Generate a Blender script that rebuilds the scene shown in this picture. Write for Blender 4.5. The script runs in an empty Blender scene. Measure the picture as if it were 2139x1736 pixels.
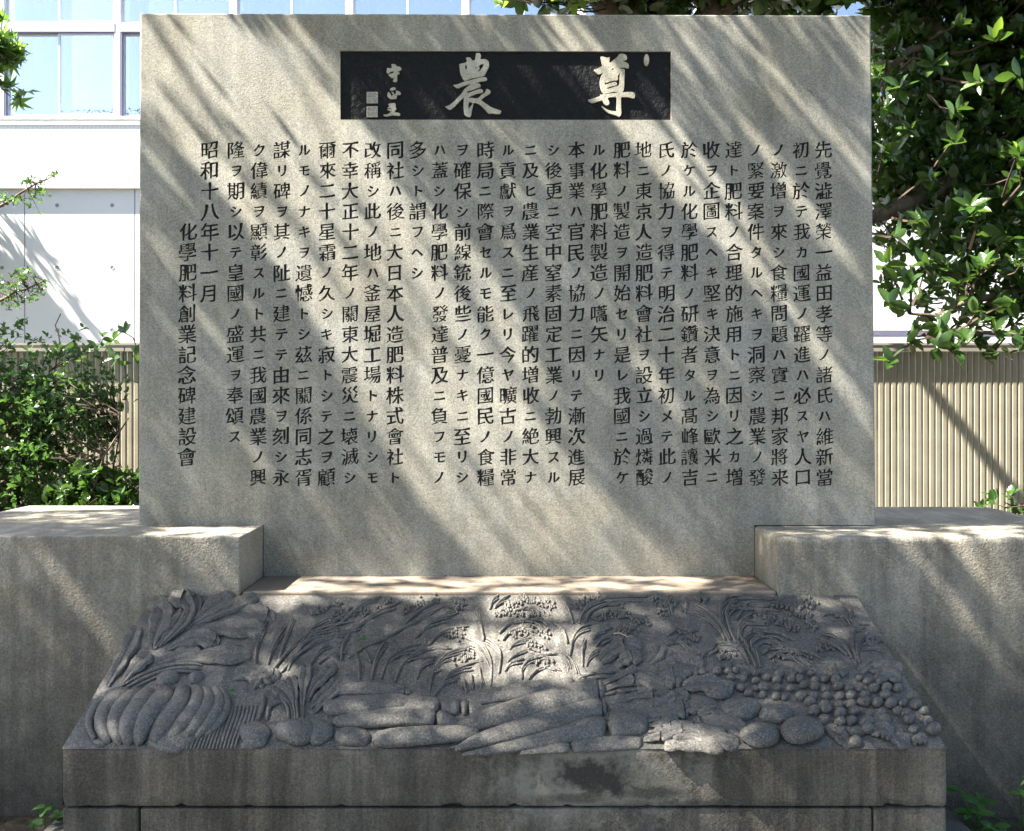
import bpy, bmesh, math, random
import numpy as np
from mathutils import Vector, Matrix
from mathutils.bvhtree import BVHTree
from mathutils.geometry import delaunay_2d_cdt
random.seed(11); RNG = np.random.default_rng(11)
S = bpy.context.scene
COL = S.collection

# ------------------------------------------------------------------ camera, light
CAMZ = 1.55; F = 1950.0; CX = 1060.0; CY = 845.0      # focal length and principal point, in units of a 2139 px wide picture
cam_d = bpy.data.cameras.new('camera'); cam = bpy.data.objects.new('camera', cam_d); COL.objects.link(cam)
cam.location = (0, 0, CAMZ); cam.rotation_euler = (math.radians(90), 0, 0)
cam_d.sensor_width = 36.0; cam_d.lens = F/2139*36
cam_d.shift_x = (1069.5-CX)/2139; cam_d.shift_y = -(868-CY)/2139
cam_d.clip_start = .05; cam_d.clip_end = 500
S.camera = cam
LD = Vector((.78, .165, -1.0)).normalized()            # the way the sunlight travels
w = bpy.data.worlds.new('World'); S.world = w; w.use_nodes = True
nt = w.node_tree; nt.nodes.clear()
sky = nt.nodes.new('ShaderNodeTexSky'); sky.sky_type = 'NISHITA'; sky.sun_disc = False
sky.sun_elevation = math.asin(-LD.z); sky.sun_rotation = math.atan2(-LD.x, -LD.y)
sky.air_density = 1.0; sky.dust_density = 1.5; sky.ozone_density = 1.0
bg = nt.nodes.new('ShaderNodeBackground'); bg.inputs[1].default_value = .05
wo = nt.nodes.new('ShaderNodeOutputWorld')
nt.links.new(sky.outputs[0], bg.inputs[0]); nt.links.new(bg.outputs[0], wo.inputs[0])
sun_d = bpy.data.lights.new('sun', 'SUN'); sun_d.energy = 5.0; sun_d.angle = math.radians(.53); sun_d.color = (1, .93, .83)
sun = bpy.data.objects.new('sun', sun_d); COL.objects.link(sun); sun.location = (-6, 0, 9)
sun.rotation_euler = LD.to_track_quat('-Z', 'Y').to_euler()
S.view_settings.view_transform = 'Standard'; S.view_settings.look = 'None'
S.view_settings.exposure = 2.8; S.view_settings.gamma = 1.0
S.view_settings.use_curve_mapping = False
S.view_settings.use_white_balance = True; S.view_settings.white_balance_temperature = 6650; S.view_settings.white_balance_tint = 8

# ------------------------------------------------------------------ helpers
def at(px, py, Y):
    return Vector(((px-CX)*Y/F, Y, CAMZ-(py-CY)*Y/F))
def tag(o, label=None, cat=None, group=None, kind=None):
    if label: o['label'] = label
    if cat: o['category'] = cat
    if group: o['group'] = group
    if kind: o['kind'] = kind
    return o
def mk(name, v, f, mat, parent=None, smooth=False):
    me = bpy.data.meshes.new(name); me.from_pydata([tuple(p) for p in v], [], f); me.update()
    if mat: me.materials.append(mat)
    if smooth: me.shade_smooth()
    o = bpy.data.objects.new(name, me); COL.objects.link(o)
    if parent:
        o.parent = parent
        o.matrix_parent_inverse = Matrix.Translation(-parent.location)
    return o
def mk_np(name, v, f, mat, parent=None, smooth=False):
    """v (n,3) array, f (m,k) array of equal-sided faces"""
    me = bpy.data.meshes.new(name)
    me.vertices.add(len(v)); me.vertices.foreach_set('co', np.asarray(v, np.float32).ravel())
    k = f.shape[1]
    me.loops.add(f.size); me.loops.foreach_set('vertex_index', f.astype(np.int32).ravel())
    me.polygons.add(len(f)); me.polygons.foreach_set('loop_start', np.arange(0, f.size, k, dtype=np.int32))
    me.update(calc_edges=True); me.validate()
    if mat: me.materials.append(mat)
    if smooth: me.shade_smooth()
    o = bpy.data.objects.new(name, me); COL.objects.link(o)
    if parent:
        o.parent = parent
        o.matrix_parent_inverse = Matrix.Translation(-parent.location)
    return o
def empty(name, loc):
    o = bpy.data.objects.new(name, None); COL.objects.link(o); o.location = loc; o.empty_display_size = .2
    return o
class MB:
    def __init__(s): s.v = []; s.f = []
    def add(s, v, f):
        n = len(s.v); s.v += [tuple(p) for p in v]; s.f += [tuple(i+n for i in q) for q in f]
    def box(s, x0, x1, y0, y1, z0, z1):
        v = [(x0,y0,z0),(x1,y0,z0),(x1,y1,z0),(x0,y1,z0),(x0,y0,z1),(x1,y0,z1),(x1,y1,z1),(x0,y1,z1)]
        s.add(v, [(0,3,2,1),(4,5,6,7),(0,1,5,4),(1,2,6,5),(2,3,7,6),(3,0,4,7)])
    def tube(s, pts, rad, n=6):
        pts = [Vector(p) for p in pts]; rings = []; ref = None
        for i, p in enumerate(pts):
            t = (pts[min(i+1, len(pts)-1)]-pts[max(i-1, 0)])
            t = t.normalized() if t.length > 1e-9 else Vector((0,0,1))
            if ref is None: ref = t.orthogonal().normalized()
            ref = (ref - t*ref.dot(t));
            ref = ref.normalized() if ref.length > 1e-6 else t.orthogonal().normalized()
            b = t.cross(ref); r = rad[i] if hasattr(rad, '__len__') else rad
            rings.append([p+(ref*math.cos(2*math.pi*k/n)+b*math.sin(2*math.pi*k/n))*r for k in range(n)])
        v = [q for r in rings for q in r]; f = []
        for i in range(len(pts)-1):
            for k in range(n):
                a, c = i*n+k, i*n+(k+1) % n
                f.append((a, c, c+n, a+n))
        f.append(tuple(range(n-1, -1, -1))); f.append(tuple(range(len(v)-n, len(v))))
        s.add(v, f)
    def build(s, name, mat, parent=None, smooth=False): return mk(name, s.v, s.f, mat, parent, smooth)
def fnoise(x, y, z):
    from mathutils import noise
    return noise.noise(Vector((x, y, z)))
def rounded_box(x0, x1, y0, y1, z0, z1, r=.008, step=.04, chip=.35, seed=0):
    """a stone block with softly worn, slightly chipped edges"""
    lo = Vector((x0,y0,z0)); hi = Vector((x1,y1,z1)); mb = MB()
    def ticks(a, b):
        n = max(2, int((b-a)/step)); t = [a, a+r*.45, a+r*1.2]
        t += [a+r*1.6+(b-a-3.2*r)*i/n for i in range(n+1)]
        return t+[b-r*1.2, b-r*.45, b]
    def proj(q):
        rr = r*(1+chip*fnoise(q[0]*22+seed, q[1]*22, q[2]*22)+chip*max(0, fnoise(q[0]*7+9, q[1]*7+seed, q[2]*7)-.25)*5)
        c = Vector([min(max(q[i], lo[i]+rr), hi[i]-rr) for i in range(3)])
        d = Vector(q)-c
        return c+d.normalized()*rr if d.length > 1e-9 else Vector(q)
    for ax in range(3):
        u, v = [(1,2),(2,0),(0,1)][ax]
        tu, tv = ticks(lo[u], hi[u]), ticks(lo[v], hi[v])
        for side in (0, 1):
            vs = []
            for a in tu:
                for b in tv:
                    q = [0,0,0]; q[ax] = (lo, hi)[side][ax]; q[u] = a; q[v] = b
                    vs.append(proj(q))
            m = len(tv); fs = []
            for i in range(len(tu)-1):
                for j in range(m-1):
                    q = (i*m+j, (i+1)*m+j, (i+1)*m+j+1, i*m+j+1)
                    fs.append(q if side else q[::-1])
            mb.add(vs, fs)
    return mb

# ------------------------------------------------------------------ materials
class NG:
    def __init__(s, name):
        s.m = bpy.data.materials.new(name); s.m.use_nodes = True; s.t = s.m.node_tree; s.t.nodes.clear()
        s.out = s.n('ShaderNodeOutputMaterial')
        g = s.n('ShaderNodeNewGeometry'); s.pos = g.outputs['Position']; s.island = g.outputs['Random Per Island']
    def n(s, t, **k):
        o = s.t.nodes.new(t)
        for a, b in k.items(): setattr(o, a, b)
        return o
    def l(s, a, b): s.t.links.new(a, b)
    def inp(s, sock, val):
        if hasattr(val, 'is_linked') or isinstance(val, bpy.types.NodeSocket): s.l(val, sock)
        else: sock.default_value = val
    def scale(s, vec, sc):
        o = s.n('ShaderNodeVectorMath', operation='MULTIPLY'); s.inp(o.inputs[0], vec); o.inputs[1].default_value = sc
        return o.outputs[0]
    def noise(s, sc, det=2, rough=.5, vec=None, dist=0):
        o = s.n('ShaderNodeTexNoise'); s.l(vec or s.pos, o.inputs['Vector']); o.inputs['Scale'].default_value = sc
        o.inputs['Detail'].default_value = det; o.inputs['Roughness'].default_value = rough; o.inputs['Distortion'].default_value = dist
        return o.outputs['Fac']
    def vor(s, sc, vec=None, feat='F1', out='Distance'):
        o = s.n('ShaderNodeTexVoronoi', feature=feat); s.l(vec or s.pos, o.inputs['Vector']); o.inputs['Scale'].default_value = sc
        return o.outputs[out]
    def ramp(s, fac, a, b, c=0.0, d=1.0):
        o = s.n('ShaderNodeMapRange'); s.inp(o.inputs[0], fac); o.inputs[1].default_value = a; o.inputs[2].default_value = b
        o.inputs[3].default_value = c; o.inputs[4].default_value = d
        return o.outputs[0]
    def math(s, op, a, b=0.0, c=0.0):
        o = s.n('ShaderNodeMath', operation=op); s.inp(o.inputs[0], a); s.inp(o.inputs[1], b); s.inp(o.inputs[2], c)
        return o.outputs[0]
    def mix(s, f, a, b, mode='MIX'):
        o = s.n('ShaderNodeMix', data_type='RGBA', blend_type=mode)
        s.inp(o.inputs[0], f)
        for k, x in ((6, a), (7, b)):
            if isinstance(x, tuple): o.inputs[k].default_value = (*x, 1) if len(x) == 3 else x
            else: s.l(x, o.inputs[k])
        return o.outputs[2]
    def bump(s, h, dist, strength=1.0, nrm=None):
        o = s.n('ShaderNodeBump'); o.inputs['Distance'].default_value = dist; o.inputs['Strength'].default_value = strength
        s.l(h, o.inputs['Height'])
        if nrm: s.l(nrm, o.inputs['Normal'])
        return o.outputs[0]
    def bsdf(s, col, rough=.7, nrm=None, spec=.5, metal=0.0):
        b = s.n('ShaderNodeBsdfPrincipled')
        s.inp(b.inputs['Base Color'], (*col, 1) if isinstance(col, tuple) else col)
        s.inp(b.inputs['Roughness'], rough); b.inputs['Specular IOR Level'].default_value = spec
        b.inputs['Metallic'].default_value = metal
        if nrm: s.l(nrm, b.inputs['Normal'])
        return b.outputs[0]
    def done(s, sh): s.l(sh, s.out.inputs[0]); return s.m
    def xyz(s):
        o = s.n('ShaderNodeSeparateXYZ'); s.l(s.pos, o.inputs[0]); return o.outputs
def granite(name, base, contrast=.5, bump_mm=1.0, bump_scale=150, streak=.0, patch=None, lowdark=0.0, blotch=.25, glint=.0, rough=.75, tint=(1.0,.95,.86), coarse=0.0, lowr=(.25, 1.15)):
    g = NG(name)
    n1 = g.noise(400, 2, .7); n2 = g.noise(120, 3, .65); v = g.vor(210, out='Color')
    vs = g.n('ShaderNodeSeparateColor'); g.l(v, vs.inputs[0])
    sp = g.math('ADD', g.ramp(n1, .3, .7, -.5, .5), g.ramp(n2, .3, .7, -.35, .35))
    sp = g.math('ADD', sp, g.ramp(vs.outputs[0], 0, 1, -.38, .38))
    big = g.noise(1.7, 5, .62)
    mid = g.noise(9, 4, .6)
    k = g.math('MULTIPLY_ADD', sp, contrast, 1.0)
    k = g.math('MULTIPLY', k, g.ramp(big, .3, .7, 1-blotch, 1+blotch))
    k = g.math('MULTIPLY', k, g.ramp(mid, .3, .7, 1-blotch*.5, 1+blotch*.5))
    if streak:
        sv = g.scale(g.pos, (7.0, 2.0, .55)); st = g.noise(1.6, 5, .65, vec=sv)
        k = g.math('MULTIPLY', k, g.ramp(st, .42, .62, 1-streak, 1.08))
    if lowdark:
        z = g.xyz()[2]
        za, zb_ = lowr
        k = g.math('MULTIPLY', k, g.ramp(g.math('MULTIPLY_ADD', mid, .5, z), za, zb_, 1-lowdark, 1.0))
    col = g.mix(g.ramp(g.noise(3.1, 4, .6), .35, .65), tuple(c*t for c, t in zip(base, tint)), base)
    cc = g.n('ShaderNodeVectorMath', operation='SCALE'); g.l(col, cc.inputs[0]); g.l(k, cc.inputs['Scale'])
    col = cc.outputs[0]
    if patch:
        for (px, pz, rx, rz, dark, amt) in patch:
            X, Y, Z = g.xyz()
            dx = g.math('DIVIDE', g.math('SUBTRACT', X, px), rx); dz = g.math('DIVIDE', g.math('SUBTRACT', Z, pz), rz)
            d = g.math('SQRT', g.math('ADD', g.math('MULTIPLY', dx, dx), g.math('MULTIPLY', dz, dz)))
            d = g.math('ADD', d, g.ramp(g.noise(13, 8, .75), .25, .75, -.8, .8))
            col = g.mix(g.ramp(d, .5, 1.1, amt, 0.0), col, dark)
    # pale mica glints
    if glint:
        gl = g.vor(380, out='Color'); gs = g.n('ShaderNodeSeparateColor'); g.l(gl, gs.inputs[0])
        col = g.mix(g.ramp(gs.outputs[1], .93, .96, 0, glint), col, tuple(min(1, c*2.6) for c in base))
    h = g.math('ADD', g.noise(bump_scale, 3, .6), g.math('MULTIPLY', g.noise(bump_scale*3, 2, .6), .35))
    nr = g.bump(h, bump_mm/1000)
    if coarse:
        nr = g.bump(g.noise(26, 3, .55), coarse/1000, nrm=nr)
    return g.done(g.bsdf(col, rough, nr, .4))
M = {}
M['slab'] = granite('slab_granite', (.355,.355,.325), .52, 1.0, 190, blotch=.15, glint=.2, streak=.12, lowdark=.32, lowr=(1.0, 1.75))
M['title_stone'] = granite('title_granite', (.50,.49,.43), .35, .8, 130, blotch=.08)
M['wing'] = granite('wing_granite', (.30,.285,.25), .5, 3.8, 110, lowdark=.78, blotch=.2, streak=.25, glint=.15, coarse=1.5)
M['ledge'] = granite('ledge_granite', (.225,.192,.162), .3, 1.0, 160, blotch=.18)
M['relief'] = granite('relief_granite', (.112,.108,.101), .75, 2.6, 140, blotch=.2, glint=.8, tint=(1.02,1.0,.98), rough=.45)
M['plinth'] = granite('plinth_granite', (.165,.15,.128), .55, 3.0, 110, streak=.5, blotch=.28, glint=.15,
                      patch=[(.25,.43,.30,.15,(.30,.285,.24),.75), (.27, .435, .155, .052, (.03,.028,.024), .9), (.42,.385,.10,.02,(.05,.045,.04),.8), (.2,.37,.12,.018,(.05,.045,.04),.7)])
M['footing'] = granite('footing_concrete', (.10,.10,.10), .3, 1.5, 120, blotch=.2)
g = NG('carving_paint'); M['paint'] = g.done(g.bsdf((.014,.015,.017), .65, spec=.3))
g = NG('black_panel'); nz = g.noise(150, 3, .6); n2 = g.noise(45, 2, .5)
M['black'] = g.done(g.bsdf(g.mix(g.ramp(g.noise(60, 3, .6), .66, .76, 0, .35), (.008,.009,.011), (.10,.10,.095)), .45, g.bump(g.math('ADD', n2, g.math('MULTIPLY', nz, .5)), .005), .25))
g = NG('soil'); a = g.noise(30, 6, .7); M['soil'] = g.done(g.bsdf(g.mix(g.ramp(a, .3, .7), (.018,.014,.010), (.075,.06,.042)), .95, g.bump(a, .02)))
g = NG('fence_paint'); a = g.noise(6, 4, .6); M['fence'] = g.done(g.bsdf(g.mix(g.ramp(a, .35, .7), (.40,.365,.268), (.32,.29,.215)), .45, spec=.5))
g = NG('rail_paint'); M['rail'] = g.done(g.bsdf(g.mix(g.ramp(g.noise(5, 4), .35, .7), (.36,.33,.28), (.29,.265,.225)), .45))
g = NG('white_wall_paint'); M['white'] = g.done(g.bsdf(g.mix(g.ramp(g.noise(2, 4), .3, .7), (.80,.80,.79), (.74,.74,.74)), .6))
g = NG('pale_concrete')
a = g.noise(2.2, 6, .65); b_ = g.noise(60, 3, .7)
cc = g.mix(g.ramp(a, .3, .7), (.74,.765,.78), (.80,.82,.83)); cc = g.mix(g.ramp(b_, .62, .75, 0, .25), cc, (.62,.64,.65))
M['concrete'] = g.done(g.bsdf(cc, .7, g.bump(b_, .001)))
g = NG('tie_hole_mortar'); M['hole'] = g.done(g.bsdf((.30,.31,.32), .8))
g = NG('aluminium_frame'); M['alu'] = g.done(g.bsdf((.72,.73,.78), .35))
g = NG('frame_seal'); M['seal_dark'] = g.done(g.bsdf((.22,.22,.34), .5))
g = NG('curtain_cloth'); M['curtain'] = g.done(g.bsdf((.93,.93,.94), .8))
g = NG('room_wall'); M['room'] = g.done(g.bsdf((.88,.89,.90), .9))
# small white wall tiles: joints drawn as a recessed grid
def tiles(name, c1, c2, pitch=.045):
    g = NG(name); X, Y, Z = g.xyz()
    def line(c):
        fr = g.math('FRACT', g.math('DIVIDE', c, pitch)); return g.math('MINIMUM', g.ramp(fr, .0, .12), g.ramp(fr, .88, 1.0, 1, 0))
    m = g.math('MINIMUM', line(X), line(Z))
    return g.done(g.bsdf(g.mix(m, c2, c1), .3, g.bump(m, .002)))
M['tile'] = tiles('white_mosaic_tile', (.80,.80,.82), (.62,.65,.72))
g = NG('window_glass')
gl = g.n('ShaderNodeBsdfGlossy'); gl.inputs['Roughness'].default_value = .01; gl.inputs[0].default_value = (.98,.97,1,1)
tr = g.n('ShaderNodeBsdfTransparent'); tr.inputs[0].default_value = (.80,.88,.92,1)
mx = g.n('ShaderNodeMixShader'); mx.inputs[0].default_value = .62
g.l(tr.outputs[0], mx.inputs[1]); g.l(gl.outputs[0], mx.inputs[2]); M['glass'] = g.done(mx.outputs[0])
def leafmat(name, dark, light, trans, tw=.35, rough=.32, spec=.6):
    g = NG(name)
    c = g.mix(g.island, dark, light)
    c = g.mix(g.ramp(g.noise(14, 2), .35, .65, 0, .35), c, tuple(x*.55 for x in dark))
    b = g.bsdf(c, rough, g.bump(g.noise(120, 2), .0015), spec)
    t = g.n('ShaderNodeBsdfTranslucent'); g.l(g.mix(g.island, trans, tuple(x*.75 for x in trans)), t.inputs[0])
    m = g.n('ShaderNodeMixShader'); m.inputs[0].default_value = tw
    g.l(b, m.inputs[1]); g.l(t.outputs[0], m.inputs[2]); return g.done(m.outputs[0])
M['leaf_camellia'] = leafmat('glossy_evergreen_leaf', (.022,.054,.014), (.055,.12,.024), (.13,.27,.035), .27, .27, .8)
M['leaf_bright'] = leafmat('bright_young_leaf', (.06,.14,.02), (.12,.24,.03), (.30,.48,.05), .5, .4)
M['leaf_shrub'] = leafmat('shrub_leaf', (.02,.055,.018), (.055,.13,.03), (.14,.30,.05), .3, .3, .7)
M['leaf_maple'] = leafmat('maple_leaf', (.04,.11,.02), (.08,.18,.035), (.25,.45,.07), .45, .45)
M['leaf_canopy'] = leafmat('canopy_leaf', (.02,.045,.015), (.045,.085,.025), (.10,.18,.03), .08, .4)
M['weed'] = leafmat('weed_leaf', (.05,.14,.03), (.08,.20,.045), (.2,.4,.06), .35, .5, .3)
g = NG('bark'); a = g.noise(12, 6, .7, vec=g.scale(g.pos, (1,1,.3))); M['bark'] = g.done(g.bsdf(g.mix(g.ramp(a, .35, .65), (.045,.032,.022), (.16,.125,.09)), .85, g.bump(a, .02)))
g = NG('dark_twig'); M['twig'] = g.done(g.bsdf((.05,.032,.02), .8))
g = NG('dry_leaf'); M['dry'] = g.done(g.bsdf(g.mix(g.island, (.18,.09,.04), (.34,.22,.11)), .7))
g = NG('dry_straw'); M['straw'] = g.done(g.bsdf((.5,.42,.3), .7))

# ------------------------------------------------------------------ ground
mb = MB(); n = 90
def gx(i): t = i/n*2-1; return 60*t**3+3*t
vs = []; fs = []
for i in range(n+1):
    for j in range(n+1):
        x, y = gx(i), 4+gx(j)
        vs.append((x, y, .02*fnoise(x*3, y*3, 0)+.012*fnoise(x*9, y*9, 5)-.005))
for i in range(n):
    for j in range(n):
        fs.append((i*(n+1)+j, (i+1)*(n+1)+j, (i+1)*(n+1)+j+1, i*(n+1)+j+1))
tag(mk('ground', vs, fs, M['soil'], smooth=True), 'dark bare soil around the monument', kind='structure')

# ------------------------------------------------------------------ monument blocks
WF, SF, WB = 3.53, 3.85, 4.60         # wing front, slab front, back, in metres from the camera
WT, LT = 1.052, .842
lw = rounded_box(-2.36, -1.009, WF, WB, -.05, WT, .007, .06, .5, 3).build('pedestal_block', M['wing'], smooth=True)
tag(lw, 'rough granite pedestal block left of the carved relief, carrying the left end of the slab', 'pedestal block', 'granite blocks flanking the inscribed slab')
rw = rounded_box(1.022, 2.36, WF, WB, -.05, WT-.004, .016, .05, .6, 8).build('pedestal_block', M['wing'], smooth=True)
tag(rw, 'big rough granite pedestal block right of the carved relief, front corner rounded and worn', 'pedestal block', 'granite blocks flanking the inscribed slab')
lg = rounded_box(-1.005, 1.018, WF+.004, WB, -.05, LT, .006, .08, .4, 5).build('stone_ledge', M['ledge'], smooth=True)
tag(lg, 'low brownish stone ledge between the two pedestal blocks, below the slab', 'stone ledge')
ft = rounded_box(-1.625, 1.625, 2.2, WF-.004, -.1, .06, .006, .1, .4, 6).build('footing_slab', M['footing'], smooth=True)
tag(ft, 'dark flat concrete footing under the relief plinth', 'footing')
# plinth under the relief: three dressed stones
pl = empty('plinth', (0, 3.1, .06)); tag(pl, 'low plinth course of dressed granite blocks carrying the carved relief', 'plinth')
RX0, RX1 = -1.337, 1.319
for a, b in ((RX0, -1.109), (-1.1035, 1.0955), (1.101, RX1)):
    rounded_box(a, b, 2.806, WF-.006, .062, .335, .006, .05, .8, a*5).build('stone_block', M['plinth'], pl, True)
tag(rounded_box(RX0+.02, RX1-.02, 2.83, WF-.01, .065, .345, .002, .3, 0, 1).build('mortar_bed', M['soil'], pl), 'dark recessed joint behind the plinth stones')

# ------------------------------------------------------------------ slab with carved inscription
LEAN = .0155; Z0 = .843; SD = .30
def slab_pt(px, py):
    # intersection of the picture ray with the leaning slab face: Y = SF + LEAN*(Z-Z0)
    kz = -(py-CY)/F
    Y = (SF+LEAN*(CAMZ-Z0))/(1-LEAN*kz)
    return ((px-CX)*Y/F, CAMZ+kz*Y)                     # (u=X, v=Z)
def S3(u, v, d=0.0): return (u, SF+LEAN*(v-Z0)+d, v)
stele = empty('memorial_slab', (0, SF+.15, Z0))
tag(stele, 'tall wide grey granite slab carved with columns of Japanese text and a black title panel', 'memorial slab')
COLS = ["先覺澁澤榮一益田孝等ノ諸氏ハ維新當","初ニ於テ我カ國運ノ躍進ハ必スヤ人口","ノ激增ヲ來シ食糧問題ハ實ニ邦家將来",
"ノ緊要案件タルヘキヲ洞察シ農業ノ發","達ト肥料ノ合理的施用トニ因リ之カ増","收ヲ企圖スヘキ堅キ決意ヲ為シ歐米ニ",
"於ケル化學肥料ノ研鑽者タル髙峰讓吉","氏ノ協力ヲ得テ明治二十年初メテ此ノ","地ニ東京人造肥料會社ヲ設立シ過燐酸",
"肥料ノ製造ヲ開始セリ是レ我國ニ於ケ","ル化學肥料製造ノ嚆矢ナリ","本事業ハ官民ノ協力ニ因リテ漸次進展",
"シ後更ニ空中窒素固定工業ノ勃興スル","ニ及ヒ農業生産ノ飛躍的増收ニ絶大ナ","ル貢獻ヲ爲スニ至レリ今ヤ曠古ノ非常",
"時局ニ際會セルモ能ク一億國民ノ食糧","ヲ確保シ前線銃後些ノ憂ナキニ至リシ","ハ蓋シ化學肥料ノ發達普及ニ負フモノ",
"多シト謂フヘシ","同社ハ後ニ大日本人造肥料株式會社ト","改稱シ此ノ地ハ釜屋堀工場トナリシモ",
"不幸大正十二年ノ關東大震災ニ壊滅シ","爾來二十星霜ノ久シキ寂トシテ之ヲ顧","ルモノナキヲ遺憾トシ茲ニ關係同志胥",
"謀リ碑ヲ其ノ阯ニ建テテ由來ヲ刻シ永","ク偉績ヲ顯彰スルト共ニ我國農業ノ興","隆ヲ期シ以テ皇國ノ盛運ヲ奉頌ス",
"昭和十八年十一月","    化學肥料創業記念碑建設會"]
COLX = [1721,1675,1627,1580,1533,1487,1440,1392,1345,1299,1251,1204,1156,1108,1061,1014,966,918,872,825,778,731,683,635,588,540,492,437,392]
KANA = set("ノニヲシテスルハトヘキタカリフモナヒケクセレヤメ")
cu = bpy.data.curves.new('glyph', 'FONT'); fo = bpy.data.objects.new('glyph', cu); COL.objects.link(fo)
GC = {}
def glyph(ch):
    if ch in GC: return GC[ch]
    cu.body = ch; bpy.context.view_layer.update(); dg = bpy.context.evaluated_depsgraph_get()
    k = fo.evaluated_get(dg).to_curve(dg); out = []
    for s in k.splines:
        bp = s.bezier_points; pts = []
        for i in range(len(bp)):
            a, b = bp[i], bp[(i+1) % len(bp)]
            p0, p1, p2, p3 = a.co, a.handle_right, b.handle_left, b.co
            pts.append((p0.x, p0.y))
            ch_ = (p3-p0); L = ch_.length
            if L < 1e-6: continue
            dev = max(abs(ch_.x*(p1-p0).y-ch_.y*(p1-p0).x), abs(ch_.x*(p2-p0).y-ch_.y*(p2-p0).x))/L
            m = 3 if dev > .004 else (1 if L > .25 else 0)
            for j in range(1, m+1):
                t = j/(m+1); q = (1-t)**3*p0+3*(1-t)**2*t*p1+3*(1-t)*t*t*p2+t**3*p3
                pts.append((q.x, q.y))
        out.append(np.array(pts))
    fo.to_curve_clear(); GC[ch] = out
    return out
def area2(c): x, y = c[:,0], c[:,1]; return float(np.sum(x*np.roll(y,-1)-np.roll(x,-1)*y))
def brush(cs, rnd, bold=0.010):
    """turn the even strokes of the type into cut brush strokes: thick uprights, thin rising cross-strokes, swelling ends"""
    if not cs: return cs
    tot = sum(area2(c) for c in cs); sg = 1 if tot > 0 else -1
    allp = np.concatenate(cs); dens = sum(abs(area2(c)) for c in cs)
    npts = len(allp)
    b = bold+.021-.014*min(1, npts/150)
    res = []
    ph = rnd.uniform(0, 6)
    for c in cs:
        d = np.roll(c, -1, 0)-np.roll(c, 1, 0)
        nl = np.hypot(d[:,0], d[:,1])+1e-9
        nx, ny = d[:,1]/nl*sg, -d[:,0]/nl*sg            # outward
        x, y = c[:,0], c[:,1]
        wv = .012*np.sin(x*9+y*5+ph)+.009*np.sin(y*17-x*6+ph*2)
        hx = max(x.max()-x.min(), .05); hy = max(y.max()-y.min(), .05)
        wv = wv*.8+np.abs(ny)*.022*((x-x.mean())/hx)+np.abs(nx)*.020*((y-y.mean())/hy)
        ox = nx*(b+.004+wv); oy = ny*(b-.015+wv)
        q = np.stack([x+ox, y+oy+.13*(x-.5)-.035*np.sin((x-.1)*3.3)+.02], 1)
        res.append(q)
    return res
def winding(cx, cy, cs):
    wn = np.zeros(len(cx), int)
    for c in cs:
        x0, y0 = c[:,0], c[:,1]; x1, y1 = np.roll(x0,-1), np.roll(y0,-1)
        for a in range(len(x0)):
            up = (y0[a] <= cy) & (y1[a] > cy); dn = (y0[a] > cy) & (y1[a] <= cy)
            cr = (x1[a]-x0[a])*(cy-y0[a])-(cx-x0[a])*(y1[a]-y0[a])
            wn += (up & (cr > 0)).astype(int)-(dn & (cr < 0)).astype(int)
    return wn
def cut(rect, cs):
    """triangulate rect with contours cs; returns verts, tris outside, tris inside, boundary edges between (inside on the left)"""
    u0, v0, u1, v1 = rect
    P = [Vector((u0,v0)),Vector((u1,v0)),Vector((u1,v1)),Vector((u0,v1))]; E = [(0,1),(1,2),(2,3),(3,0)]
    for c in cs:
        n0 = len(P); P += [Vector((float(a), float(b))) for a, b in c]; m = len(c)
        E += [(n0+i, n0+(i+1) % m) for i in range(m)]
    vo, eo, fo_, *_ = delaunay_2d_cdt(P, E, [], 0, 1e-6)
    V = np.array([(p.x, p.y) for p in vo]); T = np.array([f for f in fo_ if len(f) == 3])
    c3 = V[T].mean(1); wn = winding(c3[:,0], c3[:,1], cs)
    ins = wn != 0
    ti, to = T[ins], T[~ins]
    e = {}
    for t in ti:
        for a, b in ((t[0],t[1]),(t[1],t[2]),(t[2],t[0])): e[(a,b)] = 1
    bd = [(a,b) for (a,b) in e if (b,a) not in e]
    return V, to, ti, bd
ROWP = 42.75; ROW1 = 313.0
colu = [slab_pt(x, 560)[0] for x in COLX]
rowv = [slab_pt(1060, ROW1+ROWP*r)[1] for r in range(17)]
vb = [slab_pt(1060, ROW1+ROWP*(r-.5))[1] for r in range(18)]      # cell borders, top to bottom
ub = [colu[0]+.045]+[(colu[i]+colu[i+1])/2 for i in range(len(colu)-1)]+[colu[-1]-.045]  # right to left
EM = 38.2*SF/F
face = MB()
rnd = random.Random(5)
DEP = .0045
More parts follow.
